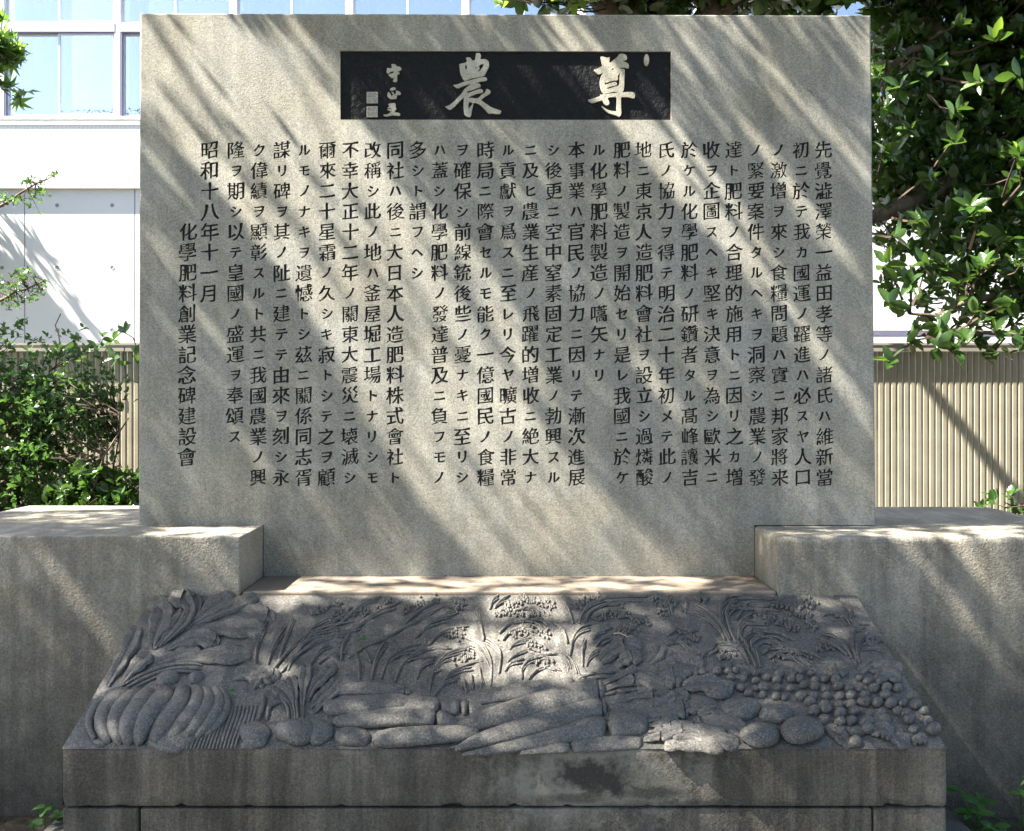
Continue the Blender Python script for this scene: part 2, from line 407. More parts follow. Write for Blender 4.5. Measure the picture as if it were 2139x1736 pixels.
for ci, text in enumerate(COLS):
    paint = MB(); u1, u0 = ub[ci], ub[ci+1]
    for r in range(17):
        v1, v0 = vb[r], vb[r+1]
        ch = text[r] if r < len(text) else ' '
        if ch == ' ':
            face.add([S3(u0,v0),S3(u1,v0),S3(u1,v1),S3(u0,v1)], [(0,1,2,3)]); continue
        sc = EM*(.72 if ch in KANA else 1.0)*rnd.uniform(.96, 1.03)*(1.05 if ci > 26 else 1)
        cs = brush(glyph(ch), rnd, (.007 if ci > 26 else .007)+(.012 if ch in KANA else 0))
        cu_, cv_ = colu[ci]+rnd.uniform(-.0015,.0015), (v0+v1)/2+rnd.uniform(-.001,.001)
        cs = [np.stack([cu_+(c[:,0]-.5)*sc, cv_+(c[:,1]-.38)*sc*1.02], 1) for c in cs]
        e = .0006
        cs = [np.stack([np.clip(c[:,0], u0+e, u1-e), np.clip(c[:,1], v0+e, v1-e)], 1) for c in cs]
        V, to, ti, bd = cut((u0,v0,u1,v1), cs)
        face.add([S3(a,b) for a,b in V], [tuple(t) for t in to])
        paint.add([S3(a,b,DEP) for a,b in V], [tuple(t) for t in ti])
        # side walls of the cut, sloping a little
        wv = []; wf = []
        for a, b in bd:
            k = len(wv); wv += [S3(*V[a]), S3(*V[b]), S3(*V[b], DEP), S3(*V[a], DEP)]; wf.append((k, k+1, k+2, k+3))
        face.add(wv, wf)
    o = paint.build('inscription_column', M['paint'], stele)
    o['label'] = 'column of carved and blackened Japanese characters: ' + text.strip()[:6] + '...'
bpy.data.objects.remove(fo)
# the rest of the face: outline with the text block and the title panel cut out
TL, TR, BR, BL = slab_pt(292, 27), slab_pt(1819, 31.5), slab_pt(1829.5, 1104), slab_pt(289.5, 1097)
bev = .006
pan = [slab_pt(711,250), slab_pt(1402,250.5), slab_pt(1401.5,107.5), slab_pt(710.5,106)]
NL, NR = -1.006, 1.019                   # the tongue between the pedestal blocks
outl = [(NL, Z0), (NR, Z0), (NR, WT), (BR[0]-bev, WT), (TR[0]-bev, TR[1]-bev), (TL[0]+bev, TL[1]-bev), (BL[0]+bev, WT), (NL, WT)]
txt = [(ub[-1], vb[-1]), (ub[0], vb[-1]), (ub[0], vb[0]), (ub[-1], vb[0])]
P = [Vector(p) for p in outl+txt+pan]
E = [(i, (i+1) % 8) for i in range(8)]+[(8+i, 8+(i+1) % 4) for i in range(4)]+[(12+i, 12+(i+1) % 4) for i in range(4)]
vo, eo, fo_, *_ = delaunay_2d_cdt(P, E, [], 0, 1e-7)
V = np.array([(p.x, p.y) for p in vo]); T = np.array(fo_)
c3 = V[T].mean(1)
ok = (winding(c3[:,0], c3[:,1], [np.array(outl)]) != 0) & (winding(c3[:,0], c3[:,1], [np.array(txt)]) == 0) & (winding(c3[:,0], c3[:,1], [np.array(pan)]) == 0)
face.add([S3(a,b) for a,b in V], [tuple(t) for t in T[ok]])
# sides, top and back, with a small worn arris
full = [(NL, Z0), (NR, Z0), (NR, WT), (BR[0], WT), (TR[0], TR[1]), (TL[0], TL[1]), (BL[0], WT), (NL, WT)]
rings = [[S3(*p) for p in outl], [S3(*p, .0025) for p in [( (a[0]+b[0])/2*.25+b[0]*.75, (a[1]*.25+b[1]*.75)) for a, b in zip(outl, full)]], [S3(*p, .007) for p in full], [S3(*p, SD) for p in full]]
vs = [q for r_ in rings for q in r_]; fs = []
for k in range(3):
    for i in range(8):
        j = (i+1) % 8; fs.append((k*8+j, k*8+i, (k+1)*8+i, (k+1)*8+j))
fs.append((24,31,30,27)[::1]); fs.append((27,30,29,28)); fs.append((24,27,26,25))
face.add(vs, fs)
# panel recess walls
PD = .010
for i in range(4):
    a, b = pan[i], pan[(i+1) % 4]
    face.add([S3(*a), S3(*b), S3(*b, PD+.002), S3(*a, PD+.002)], [(0,1,2,3)])
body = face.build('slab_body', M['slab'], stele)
# title panel: sunk black ground with the raised characters
pb = MB(); nu, nv = 90, 20
(pu0,pv0),(pu1,_),_,_ = pan; pv1 = pan[2][1]
vs = [S3(pu0-.002+(pu1-pu0+.004)*i/nu, pv0-.002+(pv1-pv0+.004)*j/nv, PD+.0012*fnoise(i*.9, j*.9, 3)) for i in range(nu+1) for j in range(nv+1)]
fs = [(i*(nv+1)+j, (i+1)*(nv+1)+j, (i+1)*(nv+1)+j+1, i*(nv+1)+j+1) for i in range(nu) for j in range(nv)]
pb.add(vs, fs); tp = pb.build('title_panel', M['black'], stele, True); tp['label'] = 'sunk black title panel with pitted polished ground'
def smooth_poly(pts, it=1):
    p = [Vector(q) for q in pts]
    for _ in range(it):
        q = []
        for i in range(len(p)):
            a, b = p[i], p[(i+1) % len(p)]; q += [a*.78+b*.22, a*.22+b*.78]
        p = q
    return [(a.x, a.y) for a in p]
def raised(name, outer, holes, ox, oy, sc, label=None, mat='title_stone', parent=tp, h0=.0005, sm=1):
    cv = lambda ps: np.array([slab_pt((ox+x/sc)/1.66, (oy+y/sc)/1.66) for x, y in smooth_poly(ps, sm)])
    cs = [cv(outer)]
    if area2(cs[0]) < 0: cs[0] = cs[0][::-1]
    for h in holes:
        c = cv(h)
        if area2(c) > 0: c = c[::-1]
        cs.append(c)
    a = np.concatenate(cs); rect = (a[:,0].min()-.01, a[:,1].min()-.01, a[:,0].max()+.01, a[:,1].max()+.01)
    V, to, ti, bd = cut(rect, cs); mb = MB()
    mb.add([S3(x, y, h0) for x, y in V], [tuple(t) for t in ti])
    wv = []; wf = []
    for a_, b_ in bd:
        k = len(wv); wv += [S3(*V[a_], h0), S3(*V[b_], h0), S3(*V[b_], PD+.003), S3(*V[a_], PD+.003)]; wf.append((k+3, k+2, k+1, k))
    mb.add(wv, wf)
    o = mb.build(name, M[mat], parent)
    if label: o['label'] = label
    return o
NO1 = [(497,360),(600,340),(668,320),(685,300),(680,240),(657,212),(700,200),(770,205),(800,245),(805,275),(880,275),(895,190),(905,100),(960,92),(1005,105),(1030,160),(1015,215),(1005,245),(1110,240),(1180,262),(1215,310),(1225,400),(1200,460),(1160,530),(1140,580),(1100,640),(1070,660),(960,680),(850,695),(780,715),(700,750),(650,765),(610,745),(575,690),(545,630),(520,540),(510,440)]
NO2 = [(355,862),(450,855),(600,790),(750,755),(900,710),(1000,685),(1100,672),(1150,680),(1175,720),(1170,745),(1140,765),(1050,775),(960,795),(920,820),(960,825),(1000,840),(1020,880),(1010,910),(960,930),(900,950),(860,975),(760,1000),(710,1010),(675,1055),(720,1050),(850,1010),(940,975),(1000,960),(1040,965),(1070,990),(1080,1020),(1065,1045),(1020,1060),(940,1070),(860,1100),(780,1135),(745,1150),(735,1180),(800,1175),(880,1185),(945,1185),(1000,1140),(1050,1090),(1120,1050),(1140,1000),(1150,965),(1190,960),(1230,980),(1258,1020),(1260,1050),(1220,1085),(1160,1120),(1090,1165),(1040,1210),(1025,1230),(1100,1280),(1180,1340),(1270,1400),(1350,1430),(1440,1460),(1518,1485),(1500,1535),(1480,1562),(1400,1562),(1300,1545),(1240,1555),(1200,1540),(1150,1480),(1080,1410),(1020,1350),(940,1305),(880,1290),(850,1290),(840,1330),(825,1400),(800,1500),(790,1580),(770,1630),(720,1632),(670,1610),(625,1575),(612,1500),(605,1400),(605,1300),(612,1220),(615,1165),(560,1200),(500,1270),(440,1330),(370,1400),(300,1455),(250,1455),(200,1410),(155,1385),(250,1360),(320,1310),(400,1240),(480,1150),(560,1070),(620,970),(680,920),(750,870),(800,830),(740,845),(640,875),(560,905),(470,940),(430,930),(380,890)]
o1 = raised('title_character', NO1, [[(645,370),(680,400),(688,440),(685,480),(655,490),(645,440)],[(975,400),(1030,360),(1090,355),(1085,400),(1050,450),(1020,490),(1000,530),(960,545),(955,525),(990,490),(1000,450),(975,420)],[(880,450),(915,420),(920,440),(890,460)],[(680,590),(735,595),(700,612)]], 1520, 170, 6.944, 'upper part of the raised grey brush character 農')
raised('title_character', NO2, [[(730,1270),(790,1285),(838,1298),(760,1400),(730,1430),(722,1400)]], 1520, 170, 6.944, 'lower part of the raised grey brush character 農')
SON = [(430,170),(500,185),(600,210),(655,190),(650,260),(640,330),(680,320),(760,250),(860,170),(870,125),(930,110),(1010,120),(1060,155),(1075,210),(1065,255),(1010,280),(975,310),(1030,310),(1090,340),(1120,400),(1110,455),(1070,462),(1020,440),(940,445),(880,465),(990,475),(1015,500),(1020,560),(1010,680),(1005,800),(1000,940),(985,1010),(950,1045),(1050,1035),(1160,1028),(1210,1035),(1250,1060),(1268,1110),(1262,1160),(1240,1185),(1190,1180),(1100,1155),(1000,1150),(925,1155),(925,1300),(930,1450),(935,1560),(910,1610),(880,1630),(830,1600),(740,1570),(640,1545),(570,1500),(500,1430),(450,1360),(530,1420),(620,1470),(720,1490),(820,1500),(822,1350),(820,1220),(820,1150),(700,1150),(610,1170),(605,1200),(640,1260),(650,1310),(620,1345),(570,1350),(520,1325),(490,1260),(480,1230),(360,1260),(250,1300),(200,1290),(120,1225),(250,1190),(400,1140),(450,1120),(410,1090),(540,1090),(700,1065),(830,1050),(830,1030),(740,1025),(620,1060),(530,1075),(490,1050),(450,980),(425,880),(420,760),(440,660),(480,590),(520,545),(440,590),(400,607),(350,590),(260,500),(360,470),(430,430),(490,395),(470,350),(450,260)]
raised('title_character', SON, [[(695,495),(720,470),(755,465),(740,500),(700,510)],[(905,570),(895,640),(890,750),(885,860),(850,885),(740,915),(640,955),(565,960),(620,920),(700,895),(760,885),(830,860),(830,820),(800,790),(720,800),(620,835),(540,860),(540,790),(545,780),(560,820),(640,785),(740,755),(830,755),(860,720),(845,670),(860,620)]], 2020, 170, 6.944, 'raised grey brush character 尊')
raised('oval_seal', [(1543+63*math.cos(a*math.pi/8), 260+142*math.sin(a*math.pi/8)) for a in range(16)], [], 2020, 170, 6.944, 'small upright oval seal mark at the right end of the panel')
raised('signature_character', [(918,172),(1000,172),(1050,195),(1065,240),(1130,240),(1180,270),(1200,310),(1180,340),(1120,365),(1090,385),(1130,395),(1150,430),(1120,445),(1085,455),(1080,560),(1080,640),(1060,660),(990,660),(960,635),(985,600),(990,545),(940,560),(880,510),(830,460),(900,440),(990,415),(1000,380),(920,370),(880,400),(850,435),(800,420),(787,370),(800,310),(820,270),(860,290),(940,275),(930,220)], [], 1240, 200, 7.89, 'small raised character 守')
raised('signature_character', [(820,940),(880,955),(920,1040),(950,1040),(970,990),(915,940),(980,930),(995,1010),(1040,985),(1060,950),(1035,900),(1110,905),(1170,940),(1185,985),(1160,1015),(1110,1010),(1065,1040),(1070,1110),(1000,1125),(900,1125),(840,1090),(810,1030)], [], 1240, 200, 7.89, 'small raised character 正, lower strokes')
raised('signature_character', [(885,855),(930,820),(1000,803),(1040,825),(1045,860),(1000,880),(950,895),(885,900)], [], 1240, 200, 7.89, 'small raised character 正, top stroke')
raised('signature_character', [(830,1270),(930,1240),(1020,1240),(1045,1280),(1030,1350),(1065,1375),(1050,1410),(1015,1460),(1010,1500),(1100,1500),(1165,1530),(1165,1575),(1120,1590),(980,1570),(880,1590),(790,1610),(730,1590),(695,1560),(800,1555),(880,1510),(920,1470),(830,1430),(795,1410),(905,1400),(900,1350),(850,1390),(815,1360),(880,1330),(860,1300)], [], 1240, 200, 7.89, 'small raised character 王')
def seal(x0, y0, x1, y1, lab, sd):
    r = random.Random(sd); hs = []
    # seal script: square meander of thin sunk lines
    w_, h_ = x1-x0, y1-y0
    for cxi in range(2):
        for ryi in range(2):
            bx, by = x0+w_*(.10+.42*cxi), y0+h_*(.10+.42*ryi); cw, chh = w_*.36, h_*.36
            for k in range(4):
                if r.random() < .6:
                    yy = by+chh*(k+.3)/4; xx = bx+(0 if r.random() < .7 else cw*.3); hs.append([(xx,yy),(bx+cw,yy),(bx+cw,yy+9),(xx,yy+9)])
                else:
                    xx = bx+cw*(k+.3)/4; yy = by+chh*(k+.55)/4; hs.append([(bx,yy),(bx+cw*.42,yy),(bx+cw*.42,yy+9),(bx,yy+9)])
    raised('name_seal', [(x0,y0),(x1,y0),(x1,y1),(x0,y1)], hs, 1240, 200, 7.89, lab, sm=0)
seal(245, 935, 552, 1242, 'upper square name seal, raised', 3); seal(243, 1328, 545, 1622, 'lower square name seal, raised', 4)

# ------------------------------------------------------------------ carved relief block
RA = Vector((0, WF-.004, .832)); RB = Vector((0, 2.80, .52)); RN = Vector((0, -(RA.z-RB.z), RA.y-RB.y)).normalized()
def rp(px, py, h=0.0):
    d = Vector(((px-CX)/F, 1, -(py-CY)/F)); o = Vector((0,0,CAMZ))
    t = (RA-o).dot(RN)/d.dot(RN)
    return o+d*t+RN*h
rel = empty('carved_relief', (0, 3.16, .34))
tag(rel, 'sloping dark granite relief carved with pumpkin, radishes, rice plants and round fruit', 'stone relief')
# body: front, sides, bottom straight; sloping top is a fine carved height field
NXX, NYY = 420, 130
def rtop(i, j):
    x = RX0+(RX1-RX0)*i/NXX; t = j/NYY
    p = RA.lerp(RB, t); p.x = x
    e = min(1, min(i, NXX-i)/4, min(j, NYY-j)/3)
    # furrows of grass leaning with the slope, faint ground ripple
    fur = math.sin(x*95+3*fnoise(x*5, t*4, 1)+t*9*math.sin(x*3))*.5+.5
    zone = max(0, min(1, (.55-abs(t-.45))*3))*(1 if -.95 < x < .75 else .35)
    h = -.0035+.0045*zone*fur**2*(.4+.6*(fnoise(x*14, t*5, 7)+.5))+.0025*fnoise(x*9, t*7, 2)+.0012*fnoise(x*40, t*30, 2)
    return p+RN*(h*e if e < 1 else h)-(Vector((0,0,.003*(1-e))))
vs = [rtop(i, j) for i in range(NXX+1) for j in range(NYY+1)]
fs = [(i*(NYY+1)+j, i*(NYY+1)+j+1, (i+1)*(NYY+1)+j+1, (i+1)*(NYY+1)+j) for i in range(NXX) for j in range(NYY)]
top = mk('carved_ground', vs, fs, M['relief'], rel, True); top['label'] = 'sloping furrowed background of the relief'
fr = MB(); nfx, nfz = 260, 14; vs = []
for i in range(nfx+1):
    x = RX0+(RX1-RX0)*i/nfx
    for j in range(nfz+1):
        t = j/nfz; z = .345+(RB.z-.345)*t
        chip = max(0, fnoise(x*9, 3, 1)-.3)*.022+max(0, fnoise(x*25, 1, 4)-.2)*.016
        y = RB.y+.0015*fnoise(x*12, z*12, 0)
        if j == nfz: y += .004; z -= .001+.002*fnoise(x*30, 0, 0)
        if j <= 1: z += chip*(1 if j == 0 else .5); y += (.012 if j == 0 else .001)*(.3+12*chip)
        if i in (0, nfx): y += .006
        vs.append((x, y, z))
fs = [(i*(nfz+1)+j, (i+1)*(nfz+1)+j, (i+1)*(nfz+1)+j+1, i*(nfz+1)+j+1) for i in range(nfx) for j in range(nfz)]
fr.add(vs, fs)
for x, s in ((RX0, -1), (RX1, 1)):
    v = [(x, RB.y+.005, .345), (x, WF-.004, .345), (x, WF-.004, RA.z-.006), (x, RB.y+.005, RB.z-.004)]
    fr.add(v, [(0,1,2,3) if s > 0 else (3,2,1,0)])
fr.add([(RX0, RB.y+.01, .347),(RX1, RB.y+.01, .347),(RX1, WF-.004, .347),(RX0, WF-.004, .347)], [(3,2,1,0)])
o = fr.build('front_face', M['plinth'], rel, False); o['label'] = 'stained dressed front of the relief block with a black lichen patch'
o.data.shade_smooth()

cL = lambda x, y: (120.5+x*.2429, 1200.8+y*.2429, .2429)
cM = lambda x, y: (542.2+x*.2429, 1200.8+y*.2429, .2429)
cR = lambda x, y: (963.9+x*.2429, 1200.8+y*.2429, .2429)
cQ = lambda x, y: (1385.5+x*.2816, 1200.8+y*.2816, .2816)
def resample(pts, n, ends=True):
    """Catmull-Rom through the traced points"""
    P_ = [np.array(p, float) for p in pts]
    if len(P_) < 3:
        return [tuple(P_[0]+(P_[-1]-P_[0])*i/(n-1)) for i in range(n)]
    P_ = [2*P_[0]-P_[1]]+P_+[2*P_[-1]-P_[-2]]; out = []; m = len(P_)-3
    for i in range(n):
        s = i/(n-1); s = (.45*s+.55*(1-math.cos(math.pi*s))/2)*m if ends else s*m; s = min(max(s, 0), m); k = min(int(s), m-1); t = s-k; a, b, c, d = P_[k:k+4]
        out.append(tuple(.5*((2*b)+(c-a)*t+(2*a-5*b+4*c-d)*t*t+(3*b-a-3*c+d)*t**3)))
    return out
def carve(name, crop, pts, hk=.8, n=16, seg=9, mode='round', cap=True, lift=0.0, hmax=.045, lobe=0.0, parent=rel, sink=.006, seed=0, taper=False, acc=None, ripple=0.0):
    pts = [(p[0], p[1], p[2] if len(p) > 2 else 9) for p in pts]
    rs = resample(pts, n, cap); vs = []; fs = []
    tw = [0.0]
    for i in range(1, n): tw.append(tw[-1]+math.hypot(rs[i][0]-rs[i-1][0], rs[i][1]-rs[i-1][1]))
    Lt = tw[-1] or 1
    for i, (x, y, w_) in enumerate(rs):
        a = rs[max(i-1, 0)]; b = rs[min(i+1, n-1)]; dx, dy = b[0]-a[0], b[1]-a[1]; L = math.hypot(dx, dy) or 1
        nx, ny = -dy/L, dx/L; s = tw[i]/Lt
        w_ = max(w_, 1.5)
        if cap:
            de = min(tw[i]/max(w_, 1), (Lt-tw[i])/max(w_, 1), 1.0)
            w_ *= math.sqrt(max(0, 1-(1-de)**2))*.98+.02
        if taper: w_ *= (1-.75*s**1.6)
        if lobe: w_ *= 1+lobe*(abs(math.sin(s*9+seed))*2.4-1.5)+lobe*.3*math.sin(s*41+seed*2)
        wr = w_*(1+ripple*math.sin(s*60+seed))
        X0, Y0, sc = crop(x+nx*wr, y+ny*wr); X1, Y1, _ = crop(x-nx*wr, y-ny*wr)
        Pa, Pb = rp(X0, Y0), rp(X1, Y1); C = (Pa+Pb)/2; half = (Pa-Pb)/2; r = half.length
        # height from the true width across, not the foreshortened one
        wpx, _, _ = crop(x+w_, y); w0, _, _ = crop(x, y); rw_ = abs((rp(wpx, Y0)-rp(w0, Y0)).x)
        H = min(hk*min(rw_, r*1.3), hmax); base = -sink+lift*math.sin(math.pi*min(max(s, 0), 1))**.6
        if (C-half).x > (C+half).x or (abs(half.x) < 1e-5 and half.y < 0): half = -half
        for k in range(seg):
            q = k/(seg-1)*2-1
            if mode == 'round':
                th = math.pi*(1-(q+1)/2); u, z = math.cos(th), math.sin(th)*H
            else:
                u = q; edge = min(1, (1-abs(q))*5)
                vein = abs(math.sin(s*26+abs(q)*2.5))*.10
                z = H*(edge**.5)*(.55+.60*q*q-vein-.42*math.exp(-(q/.13)**2))+.0008*fnoise(x*.02, y*.02, q)
                z = max(z, 0)*(1.1-.2*s)
            vs.append(C+half*u+RN*(z+base+sink*(1 if z > 0.0005 else 0)*.5))
    sg = 1
    for i in range(n-1):
        for k in range(seg-1):
            a = i*seg+k; fs.append((a, a+seg, a+seg+1, a+1))
    # make the faces look outwards (up the plane normal)
    mid = fs[len(fs)//2]; A, B, Cc = vs[mid[0]], vs[mid[1]], vs[mid[2]]
    if (B-A).cross(Cc-A).dot(RN) < 0: fs = [f[::-1] for f in fs]
    if acc is not None: acc.add(vs, fs); return
    return mk(name, vs, fs, M['relief'], parent, True)
# pumpkin
pk = mk('pumpkin', [rp(0,0)], [], None, rel); bpy.data.objects.remove(pk)
dome = carve('pumpkin', cL, [(830,960,60),(850,1080,520),(850,1220,560),(850,1340,430),(760,1450,100)], hk=.2, n=18, seg=17, hmax=.034)
ribs = [([(560,960),(400,1060),(300,1180),(270,1300),(320,1420)],32,.004),([(640,985),(500,1080),(400,1200),(380,1320),(440,1450)],56,.014),
([(740,985),(640,1080),(530,1200),(490,1330),(540,1460)],58,.022),([(840,990),(760,1100),(680,1220),(610,1340),(600,1465)],76,.030),
([(960,960),(920,1080),(830,1200),(730,1330),(680,1465)],74,.034),([(1060,940),(1080,1060),(1020,1200),(900,1330),(800,1450)],64,.034),
([(1160,950),(1210,1060),(1170,1200),(1060,1320),(920,1440)],54,.030),([(1250,960),(1300,1080),(1270,1200),(1180,1310),(1060,1420)],50,.024),
([(1340,960),(1390,1080),(1370,1190),(1290,1290),(1160,1400)],46,.016),([(1390,960),(1450,1080),(1440,1180),(1370,1280),(1250,1380)],36,.006)]
for p, w_, lf in ribs:
    m = len(p)
    carve('pumpkin_rib', cL, [(x, y, w_*1.12*(.62 if i == 0 else .6 if i == m-1 else 1)) for i, (x, y) in enumerate(p)], hk=.62, n=26, seg=9, lift=lf*.62+.004, seed=w_, ripple=.05, parent=dome)
for p in ([(850,930,50),(960,880,60),(1050,870,40)], [(1130,920,50),(1190,880,48),(1260,860,25)], [(300,1430,10),(360,1440,30),(420,1450,20)]):
    carve('pumpkin_stem', cL, p, hk=.9, parent=dome)
# left foliage
LV = [(cL,[(815,640,15),(830,540,60),(880,430,112),(900,330,120),(850,250,60)]),(cL,[(860,620,10),(980,480,50),(1060,370,55),(1095,280,30)]),
(cL,[(900,600,10),(1080,440,40),(1140,310,60),(1080,220,90),(950,185,60)]),(cL,[(1000,520,8),(1150,400,30),(1200,290,40),(1195,200,40),(1100,160,30)]),
(cL,[(1150,420,10),(1280,330,60),(1400,250,92),(1530,195,60)]),(cL,[(1180,430,10),(1330,360,45),(1500,290,55),(1640,220,60),(1710,175,30)]),
(cL,[(1200,450,10),(1450,370,70),(1600,330,80),(1800,350,75),(1860,400,30)]),(cL,[(1150,520,10),(1300,480,45),(1500,470,80),(1700,470,90),(1780,490,40)]),
(cL,[(950,640,10),(1050,600,40),(1200,560,70),(1320,570,85),(1395,600,40)]),(cL,[(850,760,10),(1000,700,45),(1150,660,60),(1235,670,30)]),
(cL,[(1000,740,10),(1200,720,40),(1400,700,85),(1550,690,80),(1670,690,30)]),(cL,[(540,950,10),(640,840,45),(720,760,70),(800,670,45)]),
(cL,[(420,960,20),(540,760,60),(620,610,75),(690,440,50)]),(cL,[(1500,900,10),(1600,850,70),(1750,870,80),(1880,870,40)]),
(cM,[(370,1240,10),(372,1100,20),(385,950,52),(400,850,62),(392,765,45)]),(cM,[(300,1240,12),(270,1100,34),(200,1000,72),(110,955,50)]),
(cM,[(320,1120,10),(290,960,55),(262,870,45)]),(cM,[(400,1100,10),(470,970,42),(540,900,52),(620,800,56),(668,770,32)]),
(cM,[(430,1150,10),(520,1050,48),(600,980,54),(665,890,34)]),(cM,[(460,1190,10),(560,1090,40),(650,1010,40),(740,940,25)]),
(cM,[(-60,980,30),(-20,900,60),(80,860,62),(175,890,34)]),(cM,[(-90,900,20),(-30,930,40),(60,920,40)]),
(cR,[(1180,760,30),(1260,690,70),(1400,620,85),(1555,640,45)]),(cR,[(1330,790,30),(1430,730,66),(1555,710,44)]),(cR,[(1600,760,30),(1680,690,62),(1720,590,46)]),
(cR,[(1230,990,14),(1400,930,35),(1560,900,64),(1740,960,62),(1800,990,30)]),(cR,[(1200,950,14),(1350,890,24),(1510,800,26)]),
(cR,[(1280,1100,18),(1450,1050,30),(1650,1000,54),(1790,980,30)]),(cR,[(1600,1230,12),(1800,1180,54),(1960,1140,74)]),
(cR,[(1600,1300,12),(1750,1300,38),(1880,1270,44)]),(cR,[(1700,810,60),(1830,850,96),(1930,910,50)]),(cR,[(1760,1090,40),(1850,1050,60),(1960,1060,44)]),
(cR,[(1560,1420,14),(1720,1400,50),(1900,1340,60),(2030,1340,30)]),
(cQ,[(30,640,50),(150,660,84),(300,690,62)]),(cQ,[(-40,800,60),(60,770,84),(150,750,50)]),(cQ,[(130,830,30),(290,820,66),(430,840,60),(500,900,40)]),
(cQ,[(-60,980,60),(70,930,56),(190,900,40)]),(cQ,[(-40,1070,50),(120,1010,50),(270,975,36)]),(cQ,[(250,1040,30),(340,1020,36),(450,1020,30)]),
(cQ,[(200,1130,50),(380,1090,74),(520,1120,70),(610,1190,34)]),(cQ,[(-80,1180,50),(140,1170,76),(380,1210,72),(560,1270,40)]),
(cQ,[(0,1270,40),(250,1290,44),(450,1300,30)]),
(cQ,[(1190,1110,30),(1290,1180,50),(1400,1275,30)]),(cQ,[(1500,1050,40),(1590,1070,60),(1680,1120,30)]),(cQ,[(1530,1180,30),(1620,1160,60),(1710,1200,40)]),
(cQ,[(1680,1120,30),(1740,1200,62),(1830,1270,36)]),(cQ,[(1520,700,30),(1640,690,52),(1780,705,30)]),(cQ,[(1560,770,30),(1660,760,44),(1765,770,30)]),
(cQ,[(1450,720,40),(1530,660,50),(1570,640,30)]),(cQ,[(1240,760,40),(1280,720,50),(1370,700,40)]),(cQ,[(1840,1240,30),(1900,1230,40),(1960,1230,20)])]
for i, (c, p) in enumerate(LV):
    p = [(q[0], q[1], q[2]*(1 if q[2] <= 14 else 1.45 if j_ == len(p)-1 else .92)) for j_, q in enumerate(p)]
    carve('carved_leaf', c, p, hk=.45, n=34, seg=15, mode='leaf', lobe=.13 if i > 11 else .09, hmax=.016, seed=i*1.7, lift=.002+.0045*(i % 3), sink=.003)
# stems
for c, p in [(cL,[(500,980,9),(700,870,12),(900,790,14),(1100,760,12),(1260,775,8)]),(cL,[(560,985,8),(760,880,12),(1000,805,12),(1240,800,14)]),(cL,[(620,990,8),(850,880,10),(1050,830,12),(1250,840,8)]),
 (cL,[(830,640,10),(900,570,12),(1010,500,10),(1150,420,8)]),(cM,[(60,1250,14),(90,1130,20),(190,1080,16)]),(cM,[(-10,1250,16),(30,1120,20),(30,1030,22)]),(cM,[(330,1240,12),(320,1120,14),(310,1010,10)]),
 (cM,[(250,1250,12),(240,1150,14),(180,1050,14)]),
 (cR,[(1000,890,8),(1150,845,12),(1330,835,10)]),(cR,[(1020,900,8),(1200,880,12),(1300,880,8)]),(cR,[(1180,930,10),(1300,900,14),(1500,880,8)]),(cR,[(1220,1030,10),(1400,1000,14),(1520,990,8)]),
 (cR,[(1590,1260,12),(1700,1250,14),(1830,1220,8)]),(cR,[(1600,1350,12),(1750,1350,14),(1900,1340,8)]),(cR,[(1230,960,10),(1380,930,12),(1550,950,9)])]:
    carve('leaf_stalk', c, p, hk=.9, n=14, seg=7, lift=.003, sink=.002)
# roots, tubers, large fruit
TB = [('daikon_radish',cR,[(-60,1112,16),(100,1072,50),(400,1015,64),(700,965,64),(980,920,48)],.0,.8),
('daikon_radish',cR,[(-110,1345,16),(60,1285,62),(400,1200,92),(800,1090,100),(1120,1000,98),(1245,985,74)],.008,.8),
('daikon_radish',cR,[(-60,1500,14),(120,1440,50),(400,1370,74),(800,1260,84),(1130,1160,78),(1265,1135,62)],.014,.85),
('daikon_radish',cR,[(0,1540,12),(300,1500,40),(700,1420,64),(1100,1330,96),(1450,1290,96),(1610,1290,74)],.004,.8),
('daikon_radish',cR,[(500,1530,14),(900,1480,50),(1300,1450,62),(1560,1440,50)],.004,.7),
('carrot',cM,[(640,990,40),(850,985,52),(1050,985,54),(1200,990,46),(1310,1005,20)],.004,.9),
('carrot',cM,[(1080,1104,50),(1300,1108,58),(1500,1120,62),(1700,1140,66),(1850,1150,56),(1950,1165,22)],.002,.9),
('carrot',cM,[(540,1150,50),(760,1140,76),(1000,1125,76),(1200,1100,66),(1350,1100,24)],.010,.9),
('carrot',cM,[(620,1265,40),(900,1260,66),(1250,1235,76),(1550,1250,66),(1725,1280,22)],.014,.9),
('carrot',cM,[(640,1400,60),(780,1395,76),(960,1405,56)],.006,.85),
('carrot',cM,[(960,1420,50),(1150,1420,76),(1450,1405,74),(1750,1375,60),(1900,1350,24)],.018,.9)]
for nm, c, p, lf, hk in TB:
    carve(nm, c, p, hk=hk*.85, n=30, seg=15, lift=lf*.8, hmax=.042, ripple=.025, seed=len(p)*3+lf*100)
